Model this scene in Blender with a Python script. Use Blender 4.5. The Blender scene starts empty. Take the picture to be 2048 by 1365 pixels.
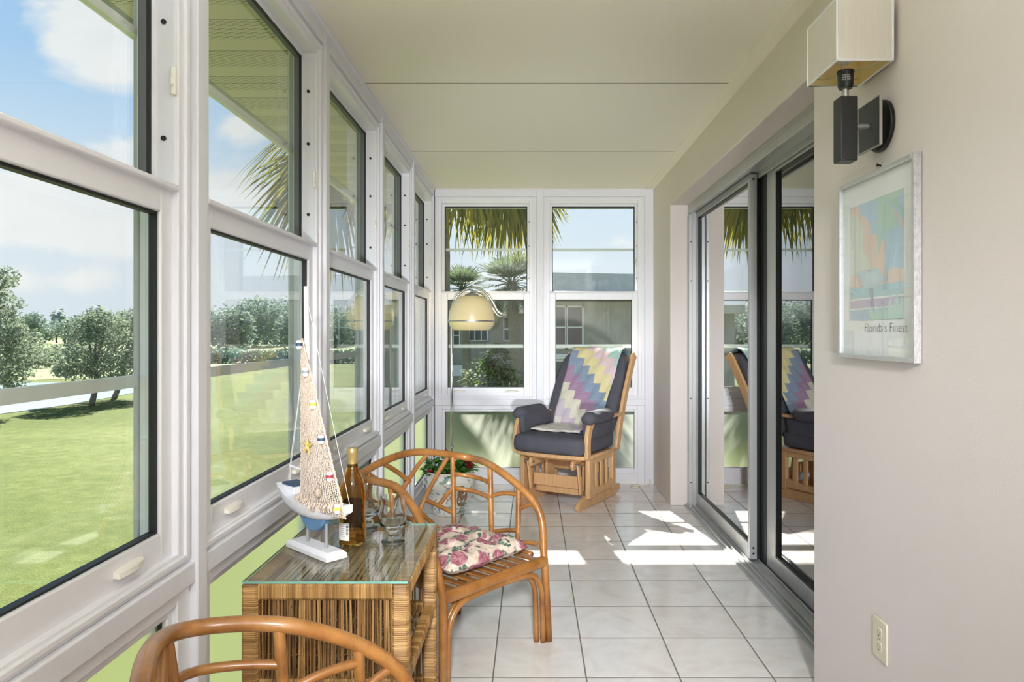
import bpy, bmesh, math, random
from mathutils import Vector, Matrix
random.seed(7)
PI = math.pi
S = bpy.context.scene
COL = S.collection

# ------------------------------------------------------------------ materials
def lin(c):
    f = lambda v: (v / 12.92 if v <= 0.04045 else ((v + 0.055) / 1.055) ** 2.4)
    return tuple(f(v / 255.0) for v in c) + (1.0,)

class NT:
    def __init__(s, tree):
        s.t = tree; s.n = tree.nodes; s.l = tree.links
    def add(s, typ, **kw):
        n = s.n.new(typ)
        for k, v in kw.items():
            setattr(n, k, v)
        return n
    def link(s, a, b):
        s.l.new(a, b)
    def val(s, sock, v):
        if isinstance(v, bpy.types.NodeSocket): s.l.new(v, sock)
        else: sock.default_value = v
    def math(s, op, a, b=None, clamp=False):
        n = s.n.new('ShaderNodeMath'); n.operation = op; n.use_clamp = clamp
        s.val(n.inputs[0], a)
        if b is not None: s.val(n.inputs[1], b)
        return n.outputs[0]
    def noise(s, vec, scale, detail=4, rough=.55, dist=0.0):
        n = s.n.new('ShaderNodeTexNoise')
        n.inputs['Scale'].default_value = scale; n.inputs['Detail'].default_value = detail
        n.inputs['Roughness'].default_value = rough; n.inputs['Distortion'].default_value = dist
        if vec is not None: s.l.new(vec, n.inputs['Vector'])
        return n.outputs['Fac']
    def ramp(s, fac, stops, mode='LINEAR'):
        n = s.n.new('ShaderNodeValToRGB'); n.color_ramp.interpolation = mode
        e = n.color_ramp.elements
        while len(e) > 1: e.remove(e[-1])
        for i, (p, c) in enumerate(stops):
            q = e[0] if i == 0 else e.new(p)
            q.position = p; q.color = c if len(c) == 4 else tuple(c) + (1,)
        s.l.new(fac, n.inputs[0]); return n.outputs[0]
    def mix(s, fac, a, b, blend='MIX'):
        n = s.n.new('ShaderNodeMix'); n.data_type = 'RGBA'; n.blend_type = blend
        s.val(n.inputs[0], fac); s.val(n.inputs[6], a); s.val(n.inputs[7], b)
        return n.outputs[2]
    def obj(s, scale=None):
        n = s.n.new('ShaderNodeTexCoord').outputs['Object']
        if scale:
            m = s.n.new('ShaderNodeMapping'); m.inputs['Scale'].default_value = scale
            s.l.new(n, m.inputs['Vector']); return m.outputs[0]
        return n
    def world(s, scale=None):
        n = s.n.new('ShaderNodeNewGeometry').outputs['Position']
        if scale:
            m = s.n.new('ShaderNodeMapping'); m.inputs['Scale'].default_value = scale
            s.l.new(n, m.inputs['Vector']); return m.outputs[0]
        return n
    def bump(s, h, strength=.3, dist=.01):
        n = s.n.new('ShaderNodeBump'); n.inputs['Strength'].default_value = strength
        n.inputs['Distance'].default_value = dist; s.l.new(h, n.inputs['Height']); return n.outputs[0]

def newmat(name):
    m = bpy.data.materials.new(name); m.use_nodes = True
    t = NT(m.node_tree)
    p = m.node_tree.nodes['Principled BSDF']
    return m, t, p

def pmat(name, rgb, rough=.5, metal=0.0, var=0.0, vscale=8.0, bump=0.0, bscale=60.0, spec=None, stretch=None, coat=0.0):
    """plain principled with a little procedural colour variation and bump"""
    m, t, p = newmat(name)
    p.inputs['Roughness'].default_value = rough; p.inputs['Metallic'].default_value = metal
    if spec is not None: p.inputs['Specular IOR Level'].default_value = spec
    if coat: p.inputs['Coat Weight'].default_value = coat; p.inputs['Coat Roughness'].default_value = .15
    c = lin(rgb)
    if var:
        f = t.noise(t.obj(stretch), vscale, 5, .6)
        k = t.ramp(f, [(.25, tuple(v * (1 - var) for v in c[:3])), (.75, tuple(min(1, v * (1 + var)) for v in c[:3]))])
        t.link(k, p.inputs['Base Color'])
    else:
        p.inputs['Base Color'].default_value = c
    if bump:
        t.link(t.bump(t.noise(t.obj(stretch), bscale, 4), bump, .004), p.inputs['Normal'])
    return m

def glassmat(name, tint=(1, 1, 1), strength=1.0, rough=0.0, dirt=0.0):
    """thin window glass: clear transmission plus Schlick mirror reflection, the same from both sides"""
    m, t, p = newmat(name); t.n.remove(p)
    out = t.n['Material Output']
    tr = t.add('ShaderNodeBsdfTransparent'); tr.inputs[0].default_value = tuple(tint) + (1,)
    gl = t.add('ShaderNodeBsdfGlossy'); gl.inputs['Roughness'].default_value = rough
    lw = t.add('ShaderNodeLayerWeight'); lw.inputs['Blend'].default_value = .5
    f = t.math('POWER', lw.outputs['Facing'], 5.0)
    f = t.math('MULTIPLY_ADD', f, strength, True); f.node.inputs[2].default_value = .035
    mx = t.add('ShaderNodeMixShader'); t.link(f, mx.inputs[0]); t.link(tr.outputs[0], mx.inputs[1]); t.link(gl.outputs[0], mx.inputs[2])
    last = mx.outputs[0]
    if dirt:
        df = t.add('ShaderNodeBsdfTranslucent'); df.inputs[0].default_value = (.9, .9, .88, 1)
        n1 = t.noise(t.world(), 1.6, 6, .7); n2 = t.noise(t.world((40, 40, 6)), 3, 3)
        d = t.math('MULTIPLY', t.math('MULTIPLY', n1, n2), dirt)
        m2 = t.add('ShaderNodeMixShader'); t.link(d, m2.inputs[0]); t.link(last, m2.inputs[1]); t.link(df.outputs[0], m2.inputs[2]); last = m2.outputs[0]
    t.link(last, out.inputs['Surface']); return m

M = {}
M['vinyl'] = pmat('white_vinyl', (232, 231, 236), .32, var=.015, vscale=3)
M['vinyl_trim'] = pmat('white_trim', (226, 226, 232), .38, var=.02, vscale=2)
M['gasket'] = pmat('black_gasket', (24, 26, 28), .55)
M['seal_grey'] = pmat('grey_seal', (100, 102, 104), .6)
M['grey_frame'] = pmat('grey_aluminium_frame', (190, 192, 192), .45, var=.04)
M['bar'] = pmat('pale_green_grey_bar', (228, 230, 224), .4, var=.04)
M['glass'] = glassmat('window_glass', (.965, .985, .975), 1.25, dirt=.008)
M['dirty_glass'] = glassmat('dusty_window_glass', (.94, .965, .955), 1.2, dirt=.05)
M['screw'] = pmat('dark_screw', (50, 48, 46), .4, .6)
M['latch'] = pmat('ivory_latch', (236, 232, 222), .4)
# frosted pane
def frosted():
    m, t, p = newmat('frosted_glass'); t.n.remove(p)
    r = t.add('ShaderNodeBsdfRefraction'); r.inputs['Color'].default_value = (1.0, 1.0, .96, 1)
    r.inputs['Roughness'].default_value = .55; r.inputs['IOR'].default_value = 1.12
    tl = t.add('ShaderNodeBsdfTranslucent'); tl.inputs[0].default_value = (.95, 1.0, .85, 1)
    g = t.add('ShaderNodeBsdfGlossy'); g.inputs['Roughness'].default_value = .12
    a = t.add('ShaderNodeMixShader'); a.inputs[0].default_value = .15
    t.link(r.outputs[0], a.inputs[1]); t.link(tl.outputs[0], a.inputs[2])
    b = t.add('ShaderNodeMixShader'); b.inputs[0].default_value = .05
    t.link(a.outputs[0], b.inputs[1]); t.link(g.outputs[0], b.inputs[2])
    t.link(t.bump(t.noise(t.world(), 90, 3), .15, .002), r.inputs['Normal'])
    t.link(b.outputs[0], t.n['Material Output'].inputs['Surface']); return m
M['frosted'] = frosted()

# floor tiles
def tiles():
    m, t, p = newmat('ceramic_tiles')
    w = .3383
    pos = t.world()
    sep = t.add('ShaderNodeSeparateXYZ'); t.link(pos, sep.inputs[0])
    ux = t.math('DIVIDE', t.math('ADD', sep.outputs[0], 10 * w + TILE_X), w)
    uy = t.math('DIVIDE', t.math('ADD', sep.outputs[1], 10 * w + TILE_Y), w)
    fx = t.math('FRACT', ux); fy = t.math('FRACT', uy)
    dx = t.math('ABSOLUTE', t.math('SUBTRACT', fx, .5)); dy = t.math('ABSOLUTE', t.math('SUBTRACT', fy, .5))
    d = t.math('MAXIMUM', dx, dy)
    grout = t.math('GREATER_THAN', d, .5 - .0085)
    edge = t.math('MULTIPLY', t.math('SUBTRACT', d, .475), 40, True)
    comb = t.add('ShaderNodeCombineXYZ'); t.link(t.math('FLOOR', ux), comb.inputs[0]); t.link(t.math('FLOOR', uy), comb.inputs[1])
    wn = t.add('ShaderNodeTexWhiteNoise', noise_dimensions='3D'); t.link(comb.outputs[0], wn.inputs['Vector'])
    off = t.add('ShaderNodeVectorMath', operation='MULTIPLY_ADD'); t.link(wn.outputs['Color'], off.inputs[0]); off.inputs[1].default_value = (9, 9, 9); t.link(pos, off.inputs[2])
    n = t.noise(off.outputs[0], 5.5, 6, .62, 1.2)
    base = t.ramp(n, [(.30, lin((224, 217, 213))), (.50, lin((235, 230, 227))), (.72, lin((242, 239, 237)))])
    tint = t.ramp(wn.outputs['Value'], [(0, (.95, .945, .94)), (1, (1, 1, 1))])
    base = t.mix(1.0, base, tint, 'MULTIPLY')
    colr = t.mix(grout, base, lin((128, 122, 114)))
    t.link(colr, p.inputs['Base Color'])
    t.link(t.mix(grout, (.17, .17, .17, 1), (.8, .8, .8, 1)), p.inputs['Roughness'])
    h = t.math('SUBTRACT', 1.0, edge)
    t.link(t.bump(h, .35, .003), p.inputs['Normal'])
    return m
# grid phase of the tile joints
TILE_X = -.1965; TILE_Y = -2.940
M['tiles'] = tiles()

def stucco(name, rgb, rgb2, scale=1.3, bump=.25):
    m, t, p = newmat(name)
    p.inputs['Roughness'].default_value = .75; p.inputs['Specular IOR Level'].default_value = .25
    n = t.noise(t.world(), scale, 5, .6)
    t.link(t.ramp(n, [(.3, lin(rgb)), (.7, lin(rgb2))]), p.inputs['Base Color'])
    t.link(t.bump(t.noise(t.world(), 150, 3), bump, .002), p.inputs['Normal'])
    return m
M['wall'] = stucco('painted_wall', (223, 213, 208), (227, 218, 213))
M['ceiling'] = stucco('painted_ceiling', (240, 234, 219), (242, 237, 223), .6, .08)
M['seam'] = pmat('ceiling_seam_line', (150, 140, 122), .8)  # flat colour of the thin ceiling joint lines
M['alu'] = pmat('brushed_aluminium', (190, 190, 190), .38, .45, var=.06, vscale=30, stretch=(1, 1, .05))
M['alu_dark'] = pmat('dark_door_channel', (40, 41, 43), .45, .3)
M['door_glass'] = glassmat('tinted_door_glass', (.42, .42, .42), 4.2)
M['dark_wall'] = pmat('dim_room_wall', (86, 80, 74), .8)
M['roof'] = pmat('roof_board', (170, 168, 160), .9)
M['fascia'] = pmat('grey_fascia', (150, 156, 160), .6, var=.1, vscale=5)

def soffit():
    m, t, p = newmat('vented_soffit')
    p.inputs['Roughness'].default_value = .6
    pos = t.world(); sep = t.add('ShaderNodeSeparateXYZ'); t.link(pos, sep.inputs[0])
    # panels run out from the wall; slots in staggered rows, every other band perforated
    band = t.math('FRACT', t.math('DIVIDE', sep.outputs[1], .30))
    perf = t.math('LESS_THAN', band, .62)
    row = t.math('DIVIDE', sep.outputs[1], .0125)
    fy = t.math('FRACT', row)
    st = t.math('MULTIPLY', t.math('FRACT', t.math('MULTIPLY', t.math('FLOOR', row), .5)), 1.0)
    fx = t.math('FRACT', t.math('ADD', t.math('DIVIDE', sep.outputs[0], .045), st))
    slot = t.math('MULTIPLY', t.math('LESS_THAN', fx, .58), t.math('LESS_THAN', t.math('ABSOLUTE', t.math('SUBTRACT', fy, .5)), .2))
    slot = t.math('MULTIPLY', slot, perf)
    groove = t.math('LESS_THAN', band, .02)
    k = t.math('MAXIMUM', slot, groove)
    t.link(t.mix(k, lin((216, 207, 186)), lin((96, 92, 76))), p.inputs['Base Color'])
    return m
M['soffit'] = soffit()

def rattan():
    m, t, p = newmat('honey_rattan')
    p.inputs['Roughness'].default_value = .32; p.inputs['Coat Weight'].default_value = .25; p.inputs['Coat Roughness'].default_value = .2
    n = t.noise(t.obj(), 9, 5, .6); n2 = t.noise(t.obj((1, 1, .6)), 70, 4, .6)
    c = t.ramp(n, [(.28, lin((118, 74, 32))), (.5, lin((154, 102, 50))), (.75, lin((176, 126, 72)))])
    d = t.ramp(n2, [(.30, (.55, .50, .45)), (.44, (1, 1, 1))])
    t.link(t.mix(.55, c, t.mix(1.0, c, d, 'MULTIPLY')), p.inputs['Base Color'])
    t.link(t.bump(n2, .12, .002), p.inputs['Normal']); return m
M['rattan'] = rattan()

def wicker(name, a, b, rough=.45):
    m, t, p = newmat(name); p.inputs['Roughness'].default_value = rough
    at = t.add('ShaderNodeAttribute'); at.attribute_name = 'tone'
    n = t.noise(t.obj(), 35, 4, .65)
    f = t.math('ADD', t.math('MULTIPLY', at.outputs['Fac'], .75), t.math('MULTIPLY', n, .35))
    t.link(t.ramp(f, [(.12, lin(a)), (.55, lin(tuple((x + y) / 2 for x, y in zip(a, b)))), (.95, lin(b))]), p.inputs['Base Color'])
    return m
M['wicker'] = wicker('wicker_wrap', (112, 76, 36), (196, 154, 94))
M['reed'] = wicker('wicker_reed', (88, 56, 26), (190, 148, 92), .5)
M['reed_glare'] = wicker('glare_wicker_reed', (150, 122, 86), (222, 200, 164), .5)  # top reeds lightened: the ceiling's reflection in the glass is put into their colour
M['oak'] = pmat('honey_oak', (214, 170, 122), .38, var=.16, vscale=6, stretch=(6, 6, .8), coat=.1)
M['slate'] = pmat('slate_fabric', (88, 87, 96), .85, var=.10, vscale=14, bump=.25, bscale=500, spec=.2)
M['chrome'] = pmat('chrome', (215, 216, 214), .09, 1.0)
M['steel'] = pmat('brushed_steel', (170, 168, 165), .42, .9)
M['shade_cream'] = pmat('cream_acrylic', (248, 228, 178), .3, var=.02, coat=.4)
M['black'] = pmat('black_lacquer', (20, 20, 21), .38)
M['graphite'] = pmat('graphite_panel', (58, 61, 62), .42, .2)
M['white_paint'] = pmat('whitewashed_wood', (232, 230, 232), .6, var=.06, vscale=25, bump=.2, bscale=80)
M['blue_paint'] = pmat('worn_blue_paint', (98, 136, 172), .6, var=.14, vscale=22)
M['navy'] = pmat('navy_paint', (52, 72, 100), .55)
M['red_paint'] = pmat('red_paint', (160, 52, 66), .55)
M['lime_paint'] = pmat('lime_yellow_paint', (204, 204, 84), .55)
M['grey_paint'] = pmat('grey_paint', (150, 154, 160), .55)
M['net'] = pmat('tan_netting', (216, 196, 178), .9, var=.12, vscale=60)
M['rope'] = pmat('pale_rigging', (226, 222, 214), .8)
M['star'] = pmat('dried_starfish', (206, 178, 96), .8, var=.2, vscale=90, bump=.5, bscale=220)
M['shell'] = pmat('grey_shell', (176, 160, 140), .6, var=.3, vscale=120)
M['capsule'] = pmat('gold_foil', (178, 152, 98), .38, .55, var=.08)
M['paper'] = pmat('label_paper', (226, 222, 214), .6)
M['label_brown'] = pmat('dark_label_back', (86, 44, 20), .7)
M['ink'] = pmat('dark_ink', (44, 42, 44), .7)
M['outlet'] = pmat('almond_plastic', (222, 214, 190), .4)
M['silver_frame'] = pmat('silver_leaf_frame', (205, 205, 206), .3, .55, var=.12, vscale=90, bump=.3, bscale=180)
M['silver_side'] = pmat('mottled_silver_side', (176, 172, 172), .5, .4, var=.2, vscale=60, bump=.5, bscale=140)
M['cord'] = pmat('ivory_cord', (226, 220, 204), .5)

def linenshade():
    m, t, p = newmat('pleated_linen')
    p.inputs['Roughness'].default_value = .85
    n = t.noise(t.world((60, 60, .5)), 12, 3, .6)
    t.link(t.ramp(n, [(.3, lin((232, 227, 219))), (.7, lin((248, 245, 240)))]), p.inputs['Base Color'])
    t.link(t.bump(n, .35, .002), p.inputs['Normal'])
    tl = t.add('ShaderNodeBsdfTranslucent'); tl.inputs[0].default_value = lin((236, 222, 190))
    mx = t.add('ShaderNodeMixShader'); mx.inputs[0].default_value = .3
    t.link(p.outputs[0], mx.inputs[1]); t.link(tl.outputs[0], mx.inputs[2]); t.link(mx.outputs[0], t.n['Material Output'].inputs['Surface'])
    return m
M['linen'] = linenshade()
M['lining'] = pmat('gold_shade_lining', (226, 206, 150), .7)

def realglass(name, col, rough=0.0, ior=1.45):
    m, t, p = newmat(name)
    p.inputs['Base Color'].default_value = col; p.inputs['Transmission Weight'].default_value = 1.0
    p.inputs['Roughness'].default_value = rough; p.inputs['IOR'].default_value = ior
    return m
M['amber'] = realglass('amber_bottle_glass', (.84, .52, .13, 1))
M['clear'] = realglass('clear_drinking_glass', (.985, .99, .985, 1))
M['top_glass'] = glassmat('table_glass', (.95, .98, .96), 1.3)
M['glass_edge'] = pmat('green_glass_edge', (120, 170, 156), .15)

def floral():
    m, t, p = newmat('floral_chintz'); p.inputs['Roughness'].default_value = .85
    o = t.obj()
    nz = t.add('ShaderNodeTexNoise'); nz.inputs['Scale'].default_value = 18; nz.inputs['Detail'].default_value = 3
    t.link(o, nz.inputs['Vector'])
    mv = t.add('ShaderNodeVectorMath', operation='MULTIPLY_ADD'); t.link(nz.outputs['Color'], mv.inputs[0]); mv.inputs[1].default_value = (.05, .05, .05); t.link(o, mv.inputs[2])
    def vor(scale, lo, hi, seedoff):
        mp = t.add('ShaderNodeMapping'); mp.inputs['Location'].default_value = (seedoff, seedoff * .7, 0); t.link(mv.outputs[0], mp.inputs['Vector'])
        v = t.add('ShaderNodeTexVoronoi'); v.inputs['Scale'].default_value = scale; t.link(mp.outputs[0], v.inputs['Vector'])
        d = t.ramp(v.outputs['Distance'], [(lo, (1, 1, 1)), (hi, (0, 0, 0))])
        return d, v
    base = t.ramp(t.noise(mv.outputs[0], 60, 4), [(.35, lin((196, 172, 156))), (.65, lin((222, 206, 190)))])
    rose, v1 = vor(13, .40, .48, 0.0)
    leaf, v2 = vor(19, .33, .39, 3.3)
    dark, v3 = vor(27, .26, .32, 7.7)
    petals = t.ramp(t.noise(mv.outputs[0], 45, 3, .6, 2.0), [(.3, lin((104, 46, 64))), (.5, lin((158, 94, 108))), (.7, lin((206, 160, 162)))])
    leaves = t.ramp(t.noise(mv.outputs[0], 70, 3), [(.35, lin((62, 84, 72))), (.65, lin((150, 166, 146)))])
    c = t.mix(leaf, base, leaves); c = t.mix(dark, c, lin((70, 92, 82))); c = t.mix(rose, c, petals)
    t.link(c, p.inputs['Base Color']); return m
M['floral'] = floral()

def quilt():
    m, t, p = newmat('patchwork_quilt'); p.inputs['Roughness'].default_value = .9; p.inputs['Specular IOR Level'].default_value = .15
    uv = t.add('ShaderNodeUVMap'); uv.uv_map = 'quilt'
    sep = t.add('ShaderNodeSeparateXYZ'); t.link(uv.outputs[0], sep.inputs[0])
    k = t.math('SUBTRACT', t.math('FLOOR', sep.outputs[1]), t.math('FLOOR', sep.outputs[0]))
    f = t.math('DIVIDE', t.math('ADD', k, 8.5), 20.0)
    cols = [(-8, (206, 222, 214)), (-5, (150, 200, 188)), (-3, (224, 190, 198)), (-1, (226, 210, 138)), (1, (84, 118, 158)), (3, (140, 80, 138)), (5, (216, 208, 184)), (7, (190, 172, 190)), (9, (214, 206, 198))]
    # each colour holds two steps of the stair
    c = t.ramp(f, [((a + 8.0) / 20.0 if a > -8 else 0, lin(b)) for a, b in cols], 'CONSTANT')
    v = t.add('ShaderNodeTexVoronoi'); v.inputs['Scale'].default_value = 9; t.link(uv.outputs[0], v.inputs['Vector'])
    dots = t.ramp(v.outputs['Distance'], [(.16, (1, 1, 1)), (.24, (0, 0, 0))])
    sp = t.mix(t.math('MULTIPLY', dots, .6), c, t.mix(.7, v.outputs['Color'], (.8, .75, .75, 1)))
    sp = t.mix(t.math('MULTIPLY', t.noise(uv.outputs[0], 14, 3), .45), sp, (.9, .88, .85, 1))
    border = t.math('LESS_THAN', sep.outputs[1], .0)
    t.link(t.mix(border, sp, lin((226, 222, 210))), p.inputs['Base Color'])
    fx = t.math('ABSOLUTE', t.math('SUBTRACT', t.math('FRACT', sep.outputs[0]), .5)); fy = t.math('ABSOLUTE', t.math('SUBTRACT', t.math('FRACT', sep.outputs[1]), .5))
    hh = t.math('ADD', t.math('MULTIPLY', t.math('MAXIMUM', fx, fy), -1.2), t.noise(uv.outputs[0], 5, 3))
    t.link(t.bump(hh, .5, .01), p.inputs['Normal']); return m
M['quilt'] = quilt()
M['quilt_back'] = pmat('blue_green_quilt_lining', (104, 134, 146), .9)

def china():
    m, t, p = newmat('painted_china'); p.inputs['Roughness'].default_value = .18; p.inputs['Coat Weight'].default_value = .4
    o = t.obj(); c = lin((232, 230, 222))
    def spots(scale, thr, off, rgb, cc):
        mp = t.add('ShaderNodeMapping'); mp.inputs['Location'].default_value = (off, off, off); t.link(o, mp.inputs['Vector'])
        n = t.noise(mp.outputs[0], scale, 3, .5, 1.0)
        return t.mix(t.ramp(n, [(thr, (0, 0, 0)), (thr + .03, (1, 1, 1))]), cc, lin(rgb))
    c = spots(15, .60, 0, (150, 176, 158), c); c = spots(18, .62, 4, (126, 148, 186), c); c = spots(20, .64, 9, (196, 150, 120), c)
    w = t.add('ShaderNodeTexVoronoi'); w.feature = 'DISTANCE_TO_EDGE'; w.inputs['Scale'].default_value = 13; t.link(o, w.inputs['Vector'])
    e = t.math('MULTIPLY', t.math('LESS_THAN', w.outputs['Distance'], .018), t.math('GREATER_THAN', t.noise(o, 6, 2), .52))
    t.link(t.mix(e, c, lin((70, 82, 92))), p.inputs['Base Color']); return m
M['china'] = china()
M['china_plain'] = pmat('glazed_rim', (226, 214, 212), .2, coat=.4)
M['china_brown'] = pmat('brown_glaze_patch', (140, 112, 88), .35, var=.15, vscale=30)
M['soil'] = pmat('dark_soil', (60, 46, 36), .95)

def leafmat(name, a, b, trans=.35, scale=6, rough=.5, tcol=None):
    m, t, p = newmat(name); p.inputs['Roughness'].default_value = .7; p.inputs['Specular IOR Level'].default_value = .12
    at = t.add('ShaderNodeAttribute'); at.attribute_name = 'tone'
    f = t.math('ADD', t.math('MULTIPLY', at.outputs['Fac'], .7), t.math('MULTIPLY', t.noise(t.obj(), scale, 2), .3))
    c = t.ramp(f, [(.1, lin(a)), (.85, lin(b))])
    t.link(c, p.inputs['Base Color'])
    tl = t.add('ShaderNodeBsdfTranslucent')
    if tcol: tl.inputs[0].default_value = lin(tcol)
    else: t.link(c, tl.inputs[0])
    mx = t.add('ShaderNodeMixShader'); mx.inputs[0].default_value = trans
    t.link(p.outputs[0], mx.inputs[1]); t.link(tl.outputs[0], mx.inputs[2]); t.link(mx.outputs[0], t.n['Material Output'].inputs['Surface'])
    return m
M['leaf_pot'] = leafmat('bright_leaf', (36, 92, 40), (112, 170, 72), .25)
M['petal'] = pmat('red_petal', (176, 24, 40), .5, var=.2, vscale=40)
M['petal_pink'] = pmat('pink_petal', (214, 92, 96), .5)
M['palm_near'] = leafmat('backlit_green_frond', (66, 80, 36), (172, 156, 66), .5)  # golden end of the range paints in sunlight coming through the fronds
M['palm_grey'] = leafmat('grey_green_frond', (72, 90, 70), (134, 146, 108), .3)
M['shrub'] = leafmat('glossy_shrub_leaf', (48, 74, 38), (118, 138, 76), .3)
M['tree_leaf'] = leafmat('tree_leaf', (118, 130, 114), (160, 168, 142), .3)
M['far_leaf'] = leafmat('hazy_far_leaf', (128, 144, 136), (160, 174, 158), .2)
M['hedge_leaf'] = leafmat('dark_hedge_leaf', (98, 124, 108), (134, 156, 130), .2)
M['bark'] = pmat('grey_bark', (126, 118, 108), .9, var=.25, vscale=12, bump=.5, bscale=30)

def grass():
    m, t, p = newmat('lawn_grass'); p.inputs['Roughness'].default_value = .8; p.inputs['Specular IOR Level'].default_value = .05
    w = t.world()
    n1 = t.noise(w, .12, 4, .6); n2 = t.noise(w, 2.2, 5, .7); n3 = t.noise(w, 26, 3, .7)
    f = t.math('ADD', t.math('ADD', t.math('MULTIPLY', n1, .35), t.math('MULTIPLY', n2, .30)), t.math('MULTIPLY', n3, .35))
    t.link(t.ramp(f, [(.34, lin((62, 74, 30))), (.5, lin((90, 99, 52))), (.66, lin((124, 128, 82)))]), p.inputs['Base Color'])
    t.link(t.bump(n3, .8, .03), p.inputs['Normal']); return m
M['grass'] = grass()
M['fairway'] = pmat('pale_fairway_grass', (114, 124, 66), .9, var=.12, vscale=.2)
M['sand'] = pmat('bunker_sand', (150, 146, 130), .95, var=.05, vscale=.5)
def water():
    m, t, p = newmat('pond_water'); p.inputs['Base Color'].default_value = lin((150, 165, 172)); p.inputs['Roughness'].default_value = .12
    p.inputs['Specular IOR Level'].default_value = .9
    t.link(t.bump(t.noise(t.world((1, 2.5, 1)), 3, 3), .15, .05), p.inputs['Normal']); return m
M['water'] = water()
M['stucco_grey'] = stucco('grey_stucco', (150, 146, 138), (162, 158, 149), .8, .5)
M['mansard'] = pmat('blue_grey_shingle', (206, 198, 188), .8, var=.15, vscale=6)
M['pane_dark'] = pmat('dark_window_pane', (60, 68, 74), .15)
M['far_white'] = pmat('white_window_trim', (228, 230, 230), .5)

# ------------------------------------------------------------------ mesh building
ORG = {}       # world location of roots, for meshes given in world coordinates

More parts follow.
